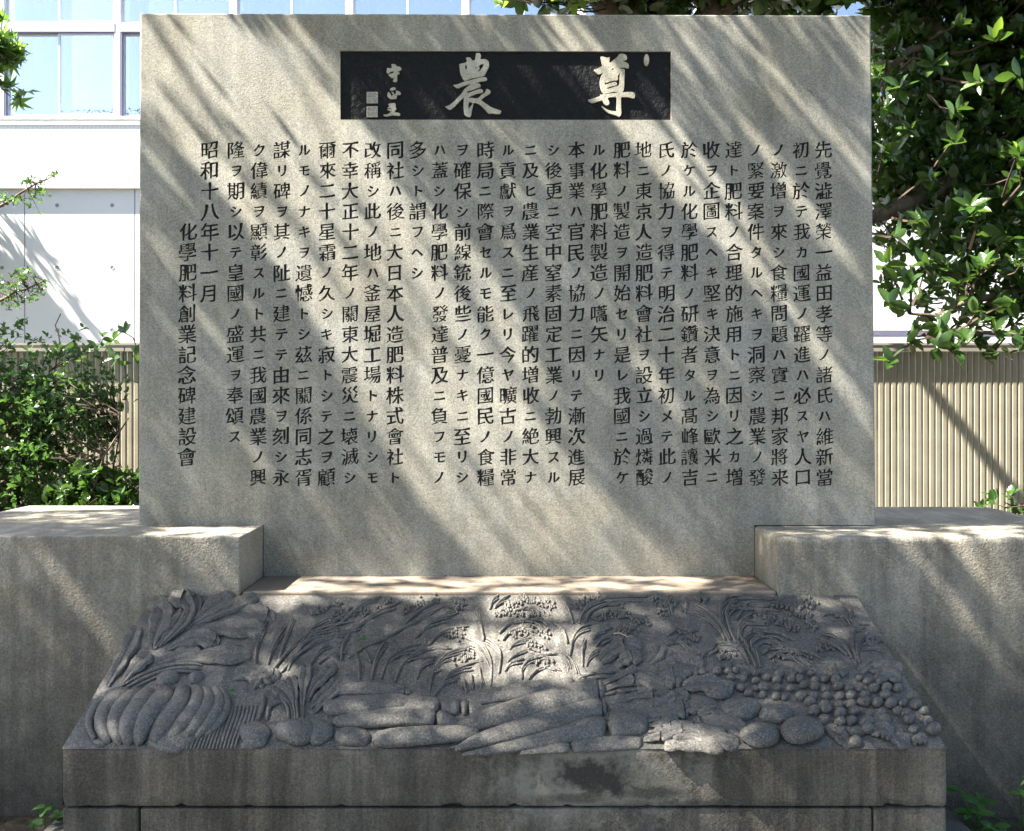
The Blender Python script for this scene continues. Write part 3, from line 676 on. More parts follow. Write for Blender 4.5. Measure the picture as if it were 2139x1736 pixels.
def egg(name, c, x, y, rx, ry, hk=.75, lift=0.0, n=13, seg=11, mesh=None, rot=0.0):
    X, Y, sc = c(x, y); C = rp(X, Y); A = rp(X+rx*sc, Y)-C; Bv = (rp(X, Y+ry*sc)-rp(X, Y-ry*sc))/2
    vs = []; fs = []
    for i in range(n):
        ph = math.pi*i/(n-1)*.5                     # 0 at the top, pi/2 at the rim
        for k in range(seg):
            th = 2*math.pi*k/seg+rot
            wob = 1+.05*math.sin(3*th+x)+.03*math.sin(5*th+y)
            vs.append(C+(A*math.cos(th)+Bv*math.sin(th))*math.sin(ph)*wob+RN*(A.length*hk*math.cos(ph)+lift-.004))
    for i in range(n-1):
        for k in range(seg):
            a, b = i*seg+k, i*seg+(k+1) % seg; fs.append((a, a+seg, b+seg, b))
    return mk(name, vs, fs, M['relief'], rel, True)
egg('turnip', cM, 505, 1350, 135, 108, .45, .004, seg=20); egg('turnip', cM, 318, 1358, 188, 108, .48, .006, seg=24); egg('turnip', cL, 1700, 1372, 135, 112, .45, .004, seg=20)
egg('turnip', cL, 1640, 1460, 70, 36, .4, .0, seg=12)
for x, y, a, b, lf in [(575,1000,158,92,.002),(835,1025,130,98,.0),(720,1205,152,102,.010),(1020,1180,168,108,.014),(290,960,110,60,.0),(400,870,95,70,.004)]:
    egg('potato', cQ, x, y, a, b*.84, .52, lf, seg=24)
# round fruit packed into their patch
def inpoly(x, y, P_):
    c = False; j = len(P_)-1
    for i in range(len(P_)):
        if (P_[i][1] > y) != (P_[j][1] > y) and x < (P_[j][0]-P_[i][0])*(y-P_[i][1])/(P_[j][1]-P_[i][1])+P_[i][0]: c = not c
        j = i
    return c
patch = [(280,690),(400,670),(560,680),(900,700),(1090,720),(1140,790),(1230,760),(1290,720),(1380,770),(1500,770),(1620,790),(1800,820),(1900,910),(1960,1010),(2020,1180),(1960,1235),(1850,1200),(1760,1100),(1640,1060),(1560,1080),(1500,1250),(1400,1260),(1300,1150),(1190,1100),(1120,1030),(960,980),(900,930),(760,890),(700,940),(560,900),(480,860),(380,790),(290,760)]
rf = random.Random(4); pts = []; y = 684; row = 0
while y < 1262:
    g_ = .70+.44*(y-680)/560; x = 270+(row % 2)*52*g_+rf.uniform(-10, 10)
    while x < 2040:
        xx, yy = x+rf.uniform(-24, 24), y+rf.uniform(-16, 16)+.05*(x-1100)*.2
        if inpoly(xx, yy, patch) and rf.random() > .04: pts.append((xx, yy, rf.choice((.84,.95,1.0,1.1))))
        x += 107*g_
    y += 69*g_; row += 1
for x, y, s_ in pts:
    g_ = (.70+.44*(y-680)/560)*s_
    egg('round_fruit', cQ, x, y, 49*g_*rf.uniform(.92,1.08), 33*g_*rf.uniform(.92,1.08), .95, rf.uniform(.002,.009), n=8, seg=12, rot=rf.uniform(0, 3))
# rice plants: arching blades
BL_ = [(cM,p) for p in ([(110,820),(300,600),(500,470),(800,400)],[(180,840),(380,650),(600,530),(880,460)],[(160,760),(220,560),(300,360)],[(750,720),(950,590),(1120,520),(1350,390),(1600,260)],[(960,900),(1010,700),(1080,560)],
[(1040,900),(1120,720),(1260,620),(1400,590)],[(1160,920),(1240,760),(1400,650),(1620,620)],[(1460,1000),(1500,820),(1620,680),(1830,610)],[(1500,1040),(1600,930),(1720,890),(1780,950)],[(1530,1000),(1640,850),(1800,770),(1930,740)],
[(860,900),(850,760),(820,650)],[(700,740),(720,600),(780,500)],[(960,760),(900,640)],[(240,830),(330,640),(480,440),(700,330)],[(60,800),(130,600),(230,430)],[(300,700),(450,520),(700,360),(900,300)],[(500,760),(640,680),(760,670)],
[(780,500),(1000,330),(1200,240)],[(1200,480),(1350,330),(1560,200)],[(1340,540),(1500,400),(1700,330)],[(1450,600),(1600,480),(1800,440)],[(-40,800),(-20,600),(60,400)],[(1350,900),(1400,780),(1520,700)],[(420,800),(560,610),(760,560)],[(680,430),(880,260),(1050,180)])]
BL_ += [(cR,p) for p in ([(250,970),(255,760),(180,600),(40,520)],[(190,570),(170,450),(130,320)],[(320,850),(335,680),(280,590),(210,540)],[(320,500),(420,420),(560,390),(680,395),(745,440)],[(410,640),(480,580),(600,540)],
[(390,750),(480,680),(600,640),(720,660)],[(700,680),(870,680),(950,740),(995,850)],[(520,900),(520,810),(600,720),(740,680)],[(570,900),(650,820),(760,790),(850,810)],[(930,700),(960,550),(1020,460),(1120,420)],[(1040,800),(1040,650),(1070,550)],
[(1070,790),(1110,690),(1200,620)],[(1010,420),(1060,300),(1180,220),(1400,190),(1600,185)],[(1070,400),(1120,310),(1260,250),(1400,240)],[(910,590),(880,490),(820,420)],[(960,420),(910,270),(860,200)],[(440,310),(560,290),(700,300),(760,350)],
[(1130,560),(1180,500),(1300,450)],[(1150,620),(1230,540),(1330,500)],[(240,300),(270,220),(320,170)],[(280,290),(340,220),(420,170)],[(150,790),(180,960)],[(80,850),(100,990)],[(20,900),(40,1020)],[(1140,360),(1300,310),(1480,330),(1600,390)],
[(350,560),(440,480),(600,440),(720,480)],[(370,830),(430,760),(540,720)],[(1200,600),(1320,560),(1460,570)],[(1640,180),(1760,220),(1820,350)],[(1880,170),(1930,230),(1920,320)])]
BL_ += [(cQ,p) for p in ([(500,520),(430,370),(420,250),(470,170),(600,150)],[(540,510),(480,370),(470,260),(540,180),(680,170),(830,180)],[(560,480),(560,380),(620,310),(760,260),(860,270)],[(600,500),(560,420),(620,350),(800,340)],[(640,560),(600,470),(680,400),(800,410)],
[(670,570),(650,500),(740,430),(860,430),(950,480)],[(700,530),(760,490),(850,500),(880,540)],[(460,490),(400,380),(300,290),(200,240)],[(500,480),(420,350),(300,250),(230,220)],[(270,630),(330,550),(430,510),(560,520)],[(330,600),(420,550),(550,550)],
[(640,670),(590,560),(540,480)],[(690,690),(650,600),(620,540)],[(720,690),(690,560),(670,540)],[(1400,620),(1340,520),(1260,460),(1180,440)],[(1370,600),(1270,520),(1130,460)],[(1460,660),(1430,560),(1470,480),(1560,460),(1640,500)],[(1480,560),(1560,540),(1650,560)],
[(1390,320),(1380,240),(1320,170)],[(780,620),(900,560),(1050,560),(1170,610)],[(880,620),(1000,620),(1110,680)],[(20,520),(130,500),(210,570),(230,620)],[(1270,310),(1340,310),(1390,370)],[(160,280),(170,220),(130,170)],[(540,330),(600,250),(700,220),(840,230)],[(730,590),(800,540),(900,530)],
[(1440,640),(1400,520),(1420,400),(1500,390)],[(1180,300),(1260,270),(1330,290)],[(30,450),(120,400),(240,420)])]
for i, (c, p) in enumerate(BL_):
    m = len(p); wd = 9.5 if c is cQ else 11.5
    carve('rice_blade', c, [(x, y, wd*(1.0-.45*k/(m-1))*random.uniform(.85,1.15)) for k, (x, y) in enumerate(p)], hk=1.25, n=6*m, seg=7, lift=.003, sink=.001, hmax=.010)
echo = MB(); ef = random.Random(3)
for i, (c, p) in enumerate(BL_):
    for k in range(4):
        ox, oy = ef.uniform(-34, 34), ef.uniform(6, 30)*(1 if k % 2 else -1); sc_ = ef.uniform(.75, 1.02); bx_, by_ = p[0]
        carve('e', c, [((x-bx_)*sc_+bx_+ox*j/len(p)*1.3, (y-by_)*sc_+by_+oy*j/len(p), 5.5) for j, (x, y) in enumerate(p)], hk=1.4, n=4*len(p), seg=5, lift=.0012, sink=.001, hmax=.0045, acc=echo)
o = echo.build('grass_lines', M['relief'], rel, True); o['label'] = 'fine carved lines of grass between the rice blades'; o['kind'] = 'stuff'
GR = [(cM,(450,350),(700,230),18),(cM,(880,350),(1150,220),24),(cM,(1220,300),(1530,210),26),(cM,(1540,390),(1770,230),24),(cM,(1600,530),(1770,490),18),(cM,(1650,760),(1850,680),18),(cM,(600,390),(800,290),16),(cM,(1490,860),(1570,800),6),
(cR,(370,290),(560,190),40),(cR,(520,200),(800,280),46),(cR,(290,360),(400,300),20),(cR,(390,520),(560,455),22),(cR,(560,455),(760,530),24),(cR,(560,600),(750,650),18),(cR,(640,770),(800,740),16),(cR,(1130,380),(1350,330),26),(cR,(1350,330),(1630,420),34),
(cR,(1000,290),(1070,190),14),(cR,(1320,490),(1540,480),22),(cR,(1640,200),(1850,250),30),(cR,(1680,300),(1770,340),12),(cR,(440,330),(700,350),20),(cR,(1080,230),(1200,180),16),
(cQ,(690,280),(1000,410),44),(cQ,(1000,230),(1130,400),36),(cQ,(1060,170),(1110,240),14),(cQ,(120,460),(270,475),16),(cQ,(820,600),(1100,600),22),(cQ,(1140,530),(1280,540),12),(cQ,(1500,510),(1610,480),16),(cQ,(-20,190),(70,250),16),(cQ,(250,155),(320,190),18),(cQ,(400,600),(560,600),14),(cQ,(800,210),(960,260),18)]
grn = MB(); gf = random.Random(8)
for c, a, b, nn in GR:
    L = math.hypot(b[0]-a[0], b[1]-a[1]); ux, uy = (b[0]-a[0])/L, (b[1]-a[1])/L
    for _ in range(int(nn*1.3)):
        t = gf.random(); o_ = gf.gauss(0, 20)
        x, y = a[0]+(b[0]-a[0])*t-uy*o_, a[1]+(b[1]-a[1])*t+ux*o_
        carve('g', c, [(x-ux*13, y-uy*13, 7), (x, y, 12), (x+ux*13, y+uy*13, 7)], hk=1.1, n=5, seg=7, sink=.001, acc=grn, lift=.003)
o = grn.build('rice_grains', M['relief'], rel, True); o['label'] = 'carved ears of rice grains'; o['kind'] = 'stuff'
# small ridges along the lower left edge and behind the turnips
for i in range(17):
    x = 1010+i*32; carve('grass_ridge', cL, [(x, 1495, 9), (x+22, 1460-3*i, 12), (x+55+2*i, 1400-12*i, 7)], hk=.7, n=8, seg=6, sink=.002)
for i in range(8):
    x = 1470+i*34; carve('grass_ridge', cL, [(x-60, 1420, 12), (x, 1260, 16), (x+40, 1110, 10)], hk=.7, n=10, seg=6, sink=.002)

# ------------------------------------------------------------------ fence
fn = empty('slatted_fence', (0, 6.3, 0)); tag(fn, 'beige metal fence of close upright slats with a flat top rail, behind the slab', 'fence')
FY = 6.3
sl = None; pitch = 13.3*FY/F
i = 0
x = -5.6
while x < 5.6:
    if sl is None:
        mb = MB(); xs = ((-.44,.018),(-.42,.006),(-.27,0),(.27,0),(.42,.006),(.44,.018)); v = [(pitch*a, FY+b, z) for z in (.06, 1.905) for a, b in xs]
        mb.add(v, [(k, k+1, k+7, k+6) for k in range(5)]+[(5, 0, 6, 11), (0,5,4,3,2,1), (6,7,8,9,10,11)])
        o = mb.build('slat', M['fence'], fn); o.location.x = x; sl = o
    else:
        o = sl.copy(); COL.objects.link(o); o.location.x = x
    x += pitch
mb = MB(); mb.box(-5.7, 5.7, FY-.035, FY+.06, 1.908, 1.958); mb.box(-5.7, 5.7, FY-.038, FY+.063, 1.948, 1.962); mb.build('top_rail', M['rail'], fn)
mb = MB(); mb.box(-5.7, 5.7, FY+.024, FY+.05, .25, .30); mb.build('back_rail', M['fence'], fn)
for x in (-5.2,-3.25,-1.3,.65,2.6,4.55):
    mb = MB(); mb.box(x-.03, x+.03, FY+.052, FY+.10, 0, 1.9); mb.build('fence_post', M['fence'], fn)

# ------------------------------------------------------------------ building behind
BY = 10.0; K = F/BY
def bz(py): return CAMZ-(py-CY)/K
def bx(px): return (px-CX)/K
bd = empty('school_building', (0, BY, 0)); tag(bd, 'pale concrete and tile building with wide aluminium windows behind the fence', 'building')
XL, XR = -9.0, 12.0
# concrete lower wall in panels with tie holes
CYW = BY+.045
pw = 231/K; px0 = bx(47)
k0 = int((XL-px0)/pw)-1
zz0, zz1 = 0.0, bz(393)
hole_mb = None
for k in range(k0, 14):
    a, b = px0+k*pw+.006, px0+(k+1)*pw-.006
    if a > 2.9: break
    if b < XL: continue
    b = min(b, 3.0)
    mb = MB(); mb.box(a, b, CYW, CYW+.2, zz0, zz1); p = mb.build('concrete_panel', M['concrete'], bd)
    for hx in (.29, .79):
        for r in range(6):
            z = bz(427)-131/K*r
            if z < .1 or a+hx*pw > b: continue
            h = MB(); c0 = a+hx*pw; vs = []; rr = .021
            vs = [(c0+rr*math.cos(t*math.pi/6), CYW-.0025, z+rr*math.sin(t*math.pi/6)) for t in range(12)]
            vs += [(c0+rr*.86*math.cos(t*math.pi/6), CYW-.0005, z+rr*.86*math.sin(t*math.pi/6)) for t in range(12)]
            h.add(vs, [(t, (t+1) % 12, 12+(t+1) % 12, 12+t) for t in range(12)]+[tuple(range(12, 24))])
            h.build('tie_hole', M['hole'], p)
mb = MB(); mb.box(XL, 3.0, CYW+.004, CYW+.21, 0, zz1-.01); mb.build('joint_backing', M['hole'], bd)
# band, tiled spandrel, sill
mb = MB(); mb.box(XL, XR, BY, BY+.3, bz(393), bz(370)); mb.build('white_band', M['white'], bd)
mb = MB(); mb.box(XL, XR, BY+.004, BY+.3, bz(370)+.003, bz(262)); mb.build('tiled_spandrel', M['tile'], bd)
mb = MB(); mb.box(XL, XR, BY-.003, BY+.3, bz(262)+.003, bz(257)); mb.box(XL, XR, BY+.02, BY+.3, bz(257)+.002, bz(250)); mb.build('sill_strip', M['white'], bd)
# right part of the ground floor: tiled wall, white ledge, dark louvre strip
mb = MB(); mb.box(3.02, XR, BY-.1, BY+.3, bz(682), bz(393)-.004); o = mb.build('tiled_wall', M['tile'], bd)
mb = MB(); mb.box(3.02, XR, BY-.16, BY+.3, bz(692), bz(682)-.004); mb.box(3.02, XR, BY-.2, BY+.3, bz(722), bz(706)-.004); mb.build('white_ledge', M['white'], bd)
mb = MB(); mb.box(3.02, XR, BY-.08, BY+.3, bz(706), bz(692)-.004); mb.build('dark_vent_strip', M['seal_dark'], bd)
mb = MB(); mb.box(3.02, XR, BY-.05, BY+.3, 0, bz(722)-.004); mb.build('lower_wall', M['concrete'], bd)
# windows
U = 243.0
zb, zt = bz(249), bz(-175)
wall_top = bz(-190)
nwin = 0
for k in range(-3, 9):
    x0, x1 = bx(2+U*k), bx(2+U*(k+1))
    if x1 < XL or x0 > XR-1: continue
    fr_ = MB(); y0, y1 = BY+.0, BY+.10
    tr0, tr1 = bz(66), bz(47)
    t = 6/K
    fr_.box(x0, x0+t, y0, y1, zb, zt); fr_.box(x1-t, x1, y0, y1, zb, zt)
    fr_.box(x0+t, x1-t, y0, y1, zb, zb+.035); fr_.box(x0+t, x1-t, y0, y1, zt-.035, zt)
    fr_.box(x0+t, x1-t, y0-.004, y1, tr0, tr1)
    fo2 = fr_.build('window', M['alu'], bd)
    xm = (x0+x1)/2
    s2 = MB()
    for (a, b, c, d, yy) in ((x0+t, xm+.02, zb+.035, tr0, .045), (xm-.02, x1-t, zb+.035, tr0, .02), (x0+t, xm+.02, tr1, zt-.035, .045), (xm-.02, x1-t, tr1, zt-.035, .02)):
        w2 = .022
        s2.box(a, a+w2, y0+yy, y0+yy+.024, c+.001, d-.001); s2.box(b-w2, b, y0+yy, y0+yy+.024, c+.001, d-.001)
        s2.box(a+w2, b-w2, y0+yy, y0+yy+.024, c+.001, c+.03); s2.box(a+w2, b-w2, y0+yy, y0+yy+.024, d-.026, d-.001)
        gp = MB(); gp.box(a+w2-.003, b-w2+.003, y0+yy+.010, y0+yy+.014, c+.027, d-.023); gp.build('pane', M['glass'], fo2)
    s2.build('sash', M['alu'], fo2)
    q = MB(); q.box(x0+t, x0+t+.018, y0+.002, y0+.04, zb+.036, tr0-.001); q.box(x0+t+.018, x1-t, y0+.004, y0+.04, tr0-.012, tr0-.002); q.build('seal_strip', M['seal_dark'], fo2)
    q = MB(); q.box(x0+.06, x1-.06, y1+.06, y1+.085, bz(222), bz(218)); q.build('guard_rail', M['white'], fo2)
    # curtain gathered at the left of each window
    cv = []; cf = []; nn = 60; cw = (xm-x0) if k % 2 == 0 else (xm-x0)*.35
    for i in range(nn+1):
        s = i/nn; xx = x0+t+s*cw
        yy = y1+.13+.035*math.sin(s*cw*46)+.015*math.sin(s*cw*113+k)
        cv += [(xx, yy, zb+.02), (xx+.012*math.sin(i), yy, (zb+zt)/2), (xx, yy, zt-.02)]
    for i in range(nn):
        for j in range(2): a = i*3+j; cf.append((a, a+3, a+4, a+1))
    mk('curtain', cv, cf, M['curtain'], fo2, True)
mb = MB(); mb.box(XL, XR, BY+3.2, BY+3.3, zb-.5, zt+.4); mb.box(XL, XR, BY+.31, BY+3.2, zb-.55, zb-.5); mb.box(XL, XR, BY+.11, BY+3.2, zt+.002, zt+.1); mb.build('room', M['room'], bd)
mb = MB(); mb.box(XL, XR, BY+.0, BY+.3, zt+.105, zt+2.2); mb.build('upper_wall', M['white'], bd)

# ------------------------------------------------------------------ foliage
LEAF_T = {}
def leaf_template(kind):
    """folded leaf, unit length along x; quads and tris written as quads"""
    if kind in LEAF_T: return LEAF_T[kind]
    rows = {'oval': [(.0,.0),(.18,.16),(.42,.25),(.68,.21),(.88,.10),(1.0,.0)],
            'long': [(.0,.0),(.15,.10),(.40,.16),(.70,.14),(.90,.06),(1.0,.0)],
            'small': [(.0,.0),(.25,.24),(.62,.27),(1.0,.0)]}[kind]
    v = []; f = []
    for i, (x, w_) in enumerate(rows):
        z = -.10*x*x
        if w_ == 0: v.append((x, 0, z))
        else: v += [(x, -w_, z+.07*w_/.25), (x, 0, z), (x, w_, z+.07*w_/.25)]
    m = len(rows)-2
    f.append((0, 1, 2, 2)); f.append((0, 2, 3, 3))
    for i in range(m-1):
        a = 1+3*i; f.append((a, a+3, a+4, a+1)); f.append((a+1, a+4, a+5, a+2))
    a = 1+3*(m-1); e = a+3
    f.append((a, e, a+1, a+1)); f.append((a+1, e, a+2, a+2))
    tri = []
    for q in f:
        if q[2] == q[3]: tri.append(q[:3])
        else: tri += [(q[0],q[1],q[2]), (q[0],q[2],q[3])]
    LEAF_T[kind] = (np.array(v), np.array(tri)); return LEAF_T[kind]
def maple_template():
    if 'maple' in LEAF_T: return LEAF_T['maple']
    v = [(0,0,0)]; tips = [(-75,.62),(-42,.86),(0,1.0),(42,.86),(75,.62)]
    v.append((.08,-.12,0))
    for i, (a, l) in enumerate(tips):
        a = math.radians(a)
        v.append((l*math.cos(a)*.95, l*math.sin(a)*.95, -.12*l))
        if i < 4:
            b = math.radians((tips[i][0]+tips[i+1][0])/2); v.append((.34*math.cos(b), .34*math.sin(b), .03))
    v.append((.08,.12,0))
    f = [(0, i, i+1) for i in range(1, len(v)-1)]
    LEAF_T['maple'] = (np.array(v), np.array(f)); return LEAF_T['maple']
def leaves(name, P_, D, N_, size, kind, mat, parent, jit=.15):
    tv, tf = maple_template() if kind == 'maple' else leaf_template(kind)
    P_ = np.asarray(P_, float); D = np.asarray(D, float); N_ = np.asarray(N_, float)
    D /= np.linalg.norm(D, axis=1, keepdims=True)+1e-9
    B = np.cross(N_, D); B /= np.linalg.norm(B, axis=1, keepdims=True)+1e-9
    N2 = np.cross(D, B)
    sz = np.asarray(size, float).reshape(-1, 1, 1)
    wv = RNG.uniform(.85, 1.2, (len(P_), 1, 1)); cz = RNG.uniform(-.6, 2.2, (len(P_), 1, 1))
    V = P_[:,None,:]+sz*(tv[None,:,0:1]*D[:,None,:]+tv[None,:,1:2]*wv*B[:,None,:]+tv[None,:,2:3]*cz*N2[:,None,:])
    m = len(tv); T = (tf[None]+np.arange(len(P_))[:,None,None]*m).reshape(-1, 3)
    return mk_np(name, V.reshape(-1, 3), T, mat, parent, True)
def rosettes(C, k0, k1, up=.35, flat=.5, out=None):
    """leaves spreading from each twig end; returns arrays P,D,N"""
    P_, D, N_ = [], [], []
    for i, c in enumerate(C):
        ax = RNG.normal(size=3); ax[2] = abs(ax[2])*.6+up
        if out is not None: ax = ax*.6+out[i]
        ax /= np.linalg.norm(ax); a = np.cross(ax, (0.3,.2,1)); a /= np.linalg.norm(a)+1e-9; b = np.cross(ax, a)
        k = RNG.integers(k0, k1+1); ph = RNG.uniform(0, 6)
        for j in range(k):
            t = ph+j*2.4; sp = RNG.uniform(.5, 1.25)
            d = ax*math.cos(sp)+(a*math.cos(t)+b*math.sin(t))*math.sin(sp)
            nrm = ax*1.0+np.array((0,0,flat))+RNG.normal(size=3)*.25
            P_.append(c-ax*RNG.uniform(0, .03)+RNG.normal(size=3)*.004); D.append(d); N_.append(nrm)
    return np.array(P_), np.array(D), np.array(N_)
def in_blobs(blobs, n, shell=.0):
    out = []
    w_ = np.array([a*b*c for (_, (a, b, c)) in blobs]); w_ /= w_.sum()
    for i in range(len(blobs)):
        c, r = np.array(blobs[i][0]), np.array(blobs[i][1]); m = int(n*w_[i])+1
        d = RNG.normal(size=(m, 3)); d /= np.linalg.norm(d, axis=1, keepdims=True)
        rad = RNG.uniform(shell, 1, (m, 1))**(1/2.2)*(1+.18*np.sin(d[:,0:1]*5+i)+.12*np.sin(d[:,2:3]*9+i*2))
        out.append(c+d*r*rad)
    return np.concatenate(out)
def twigs(C, limbs, parent, mat=None, r=.004, name='twigs'):
    L = np.array([p for l in limbs for p in l]); mb = MB()
    for c in C:
        d = np.linalg.norm(L-c, axis=1); q = L[int(np.argmin(d))]; dm = d.min()
        if dm > .22: q = c+(q-c)*.22/dm
        md = (c*.5+q*.5)+np.array((0,0,-.04*np.linalg.norm(c-q)))+RNG.normal(size=3)*.02
        mb.tube([q, md, c], [r*1.5, r, r*.5], 3)
    o = mb.build(name, mat or M['twig'], parent); o['kind'] = 'stuff'; return o
def limb_pts(a, b, n=10, bend=.12, seed=0):
    a, b = np.array(a, float), np.array(b, float); r = np.random.default_rng(seed); L = np.linalg.norm(b-a); o = r.normal(size=3)*bend*L
    return [a+(b-a)*t+o*math.sin(math.pi*t)+r.normal(size=3)*.012*L for t in np.linspace(0, 1, n)]
def limb(parent, pts, r0, r1, name='limb', n=9):
    mb = MB(); m = len(pts); mb.tube(pts, [r0+(r1-r0)*i/(m-1) for i in range(m)], n)
    return mb.build(name, M['bark'], parent, True)

# light map traced from the photograph's sun patches: where, on the stones, the gaps of the crown above must let the sun through
LIT = [ # (polygon in 2139-px picture units, how open)
 ([(292,28),(620,28),(712,120),(775,270),(930,460),(1060,600),(1150,800),(1230,1000),(1404,1199),(1011,1190),(841,1009),(740,840),(645,650),(500,470),(400,320),(292,215)], .88),
 ([(380,28),(560,28),(700,200),(760,330),(900,520),(1010,650),(960,720),(860,560),(640,300)], .95),
 ([(292,150),(430,290),(560,440),(690,610),(760,720),(690,700),(520,480),(292,215)], .94),
 ([(760,640),(860,700),(1000,900),(1130,1080),(1250,1199),(1080,1199),(930,1000),(800,820)], .85),
 ([(1062,28),(1225,28),(1330,120),(1400,250),(1500,350),(1590,500),(1690,640),(1640,660),(1540,560),(1420,420),(1300,300),(1180,170)], .9),
 ([(1590,500),(1690,640),(1800,800),(1829,870),(1829,930),(1730,800),(1640,660)], .55),
 ([(1340,30),(1400,30),(1480,120),(1580,250),(1680,400),(1790,540),(1750,560),(1640,420),(1540,260),(1440,130)], .5),
 ([(1440,30),(1560,30),(1740,220),(1810,330),(1829,420),(1760,360),(1640,230),(1540,130)], .55),
 ([(1620,40),(1810,40),(1829,180),(1740,140)], .35),
 ([(1000,330),(1080,380),(1200,520),(1330,700),(1480,900),(1560,1040),(1480,980),(1300,740),(1150,560)], .16),
 ([(1690,700),(1760,790),(1829,900),(1829,1000),(1770,900),(1700,800)], .8),
 ([(1560,900),(1680,1020),(1800,1100),(1700,1100),(1600,1000)], .3),
 ([(1700,990),(1829,1010),(1829,1100),(1760,1100)], .45),
 ([(292,60),(292,28),(400,28),(600,250),(540,260)], .8),
 # ledge
 ([(600,1205),(1480,1205),(1440,1243),(590,1243)], .75), ([(1480,1205),(1575,1205),(1560,1243),(1440,1243)], .15),
 # left pedestal: top and front
 ([(330,1100),(545,1100),(510,1119),(300,1119)], .7), ([(40,1068),(270,1072),(240,1095),(30,1092)], .3),
 ([(430,1119),(503,1119),(503,1240),(470,1240),(440,1180)], .9), ([(350,1119),(430,1119),(470,1240),(420,1240)], .3),
 ([(40,1119),(130,1119),(260,1330),(290,1420),(230,1500),(150,1340)], .22), ([(150,1119),(210,1119),(310,1240),(250,1300)],.12),
 ([(0,1119),(30,1119),(130,1330),(190,1500),(110,1450),(0,1220)], .12),
 # right pedestal
 ([(1840,1104),(2139,1096),(2139,1126),(1860,1126)], .8), ([(1600,1106),(1840,1104),(1860,1126),(1640,1126)], .25),
 ([(1873,1127),(1915,1127),(2000,1240),(2060,1320),(2110,1420),(2060,1380),(1985,1270),(1931,1195)], .85),
 ([(1964,1127),(2139,1127),(2139,1330),(2080,1260),(2015,1190)], .95), ([(2139,1330),(2139,1420),(2080,1330),(2040,1250),(2080,1260)], .4),
 ([(1690,1140),(1740,1190),(1790,1250),(1830,1310),(1790,1290),(1730,1220)], .25),
 # relief
 ([(545,1243),(670,1243),(640,1270),(560,1280)], .75), ([(670,1243),(960,1243),(900,1262),(640,1262)], .22), ([(540,1385),(600,1380),(630,1420),(560,1425)], .7),
 ([(1015,1243),(1165,1243),(1190,1275),(1190,1292),(1010,1292)], .8), ([(940,1305),(1235,1308),(1260,1400),(1190,1435),(980,1430),(930,1370)], .72),
 ([(720,1500),(960,1450),(1180,1430),(1250,1450),(1240,1520),(1000,1580),(800,1560)], .18),
 ([(1345,1520),(1530,1520),(1560,1560),(1330,1568)], .6), ([(1690,1243),(1730,1243),(1740,1290),(1700,1290)], .25), ([(1500,1340),(1560,1340),(1580,1390),(1510,1390)], .25),
 # front of the plinth
 ([(1150,1570),(1340,1570),(1360,1686),(1080,1686),(1090,1600)], .42), ([(1345,1568),(1560,1568),(1590,1640),(1570,1686),(1350,1686)], .85), ([(1360,1692),(1600,1692),(1640,1736),(1400,1736)], .7)]
DARK = [ # thin boughs' shadows inside the sun patches: polyline, half-width, how closed
 ([(660,130),(760,262),(850,400),(940,560),(1010,690)], 9, .65), ([(600,290),(700,400),(810,520),(870,650)], 7, .5), ([(293,126),(430,230),(560,360),(700,560)], 14, .25),
 ([(1024,718),(1110,830),(1180,914),(1250,1010),(1330,1110)], 13, .8), ([(1100,60),(1150,140),(1220,240),(1290,330)], 9, .5), ([(860,700),(900,760),(960,860)], 12, .5),
 ([(960,1020),(1040,1110),(1110,1199)], 9, .55), ([(640,1205),(700,1216),(760,1215)], 4, .8), ([(760,1225),(850,1218),(950,1228)], 4, .8), ([(900,1207),(1000,1212)], 3, .7),
 ([(1000,1225),(1120,1220),(1200,1230)], 3, .8), ([(1150,1210),(1300,1214),(1400,1222)], 4, .7), ([(1250,1232),(1400,1236)], 3, .7), ([(830,1236),(900,1240)], 3, .7),
 ([(1900,1108),(1990,1106)], 3, .6), ([(2000,1118),(2050,1116)], 3, .5)]
def openness(px, py):
    L = 0.0
    for P_, s in LIT:
        if s > L and inpoly(px, py, P_): L = s
    for pl_, hw, s in DARK:
        for (a, b), (c, d) in zip(pl_[:-1], pl_[1:]):
            dx, dy = c-a, d-b; t = max(0, min(1, ((px-a)*dx+(py-b)*dy)/(dx*dx+dy*dy)))
            if math.hypot(px-a-dx*t, py-b-dy*t) < hw: L *= 1-s
    return L
bpy.context.view_layer.update()
bm = bmesh.new()
for o_ in (lw, rw, lg, body, top, bpy.data.objects['front_face']):
    me = o_.data.copy(); me.transform(o_.matrix_world)
    if o_ is body:
        b2 = MB(); b2.add([S3(NL, Z0), S3(NR, Z0), S3(BR[0], WT), S3(TR[0], TR[1]), S3(TL[0], TL[1]), S3(BL[0], WT)], [(0,1,2,3,4,5)])
        bpy.data.meshes.remove(me); me = bpy.data.meshes.new('tmp'); me.from_pydata(b2.v, [], b2.f)
    bm.from_mesh(me); bpy.data.meshes.remove(me)
BV = BVHTree.FromBMesh(bm); bm.free()
tree = empty('overhanging_tree', (.75, 5.45, 0)); tag(tree, 'big evergreen tree rising behind the slab, its crown reaching over the monument', 'tree')
e1 = LD.cross(Vector((0,0,1))).normalized(); e2 = LD.cross(e1).normalized()
corn = [Vector((x, y, z)) for x in (-2.5, 2.5) for y in (2.7, 4.3) for z in (0, 3.3)]
U1 = [c.dot(e1) for c in corn]; U2 = [c.dot(e2) for c in corn]
cen = Vector((0, 3.5, 1.5)); cu1, cu2 = cen.dot(e1), cen.dot(e2)
LAI = 3.2; leaf_a = .040*.040*.34*.75
npts_ = int((max(U1)-min(U1))*(max(U2)-min(U2))*LAI/leaf_a)
Pc = []
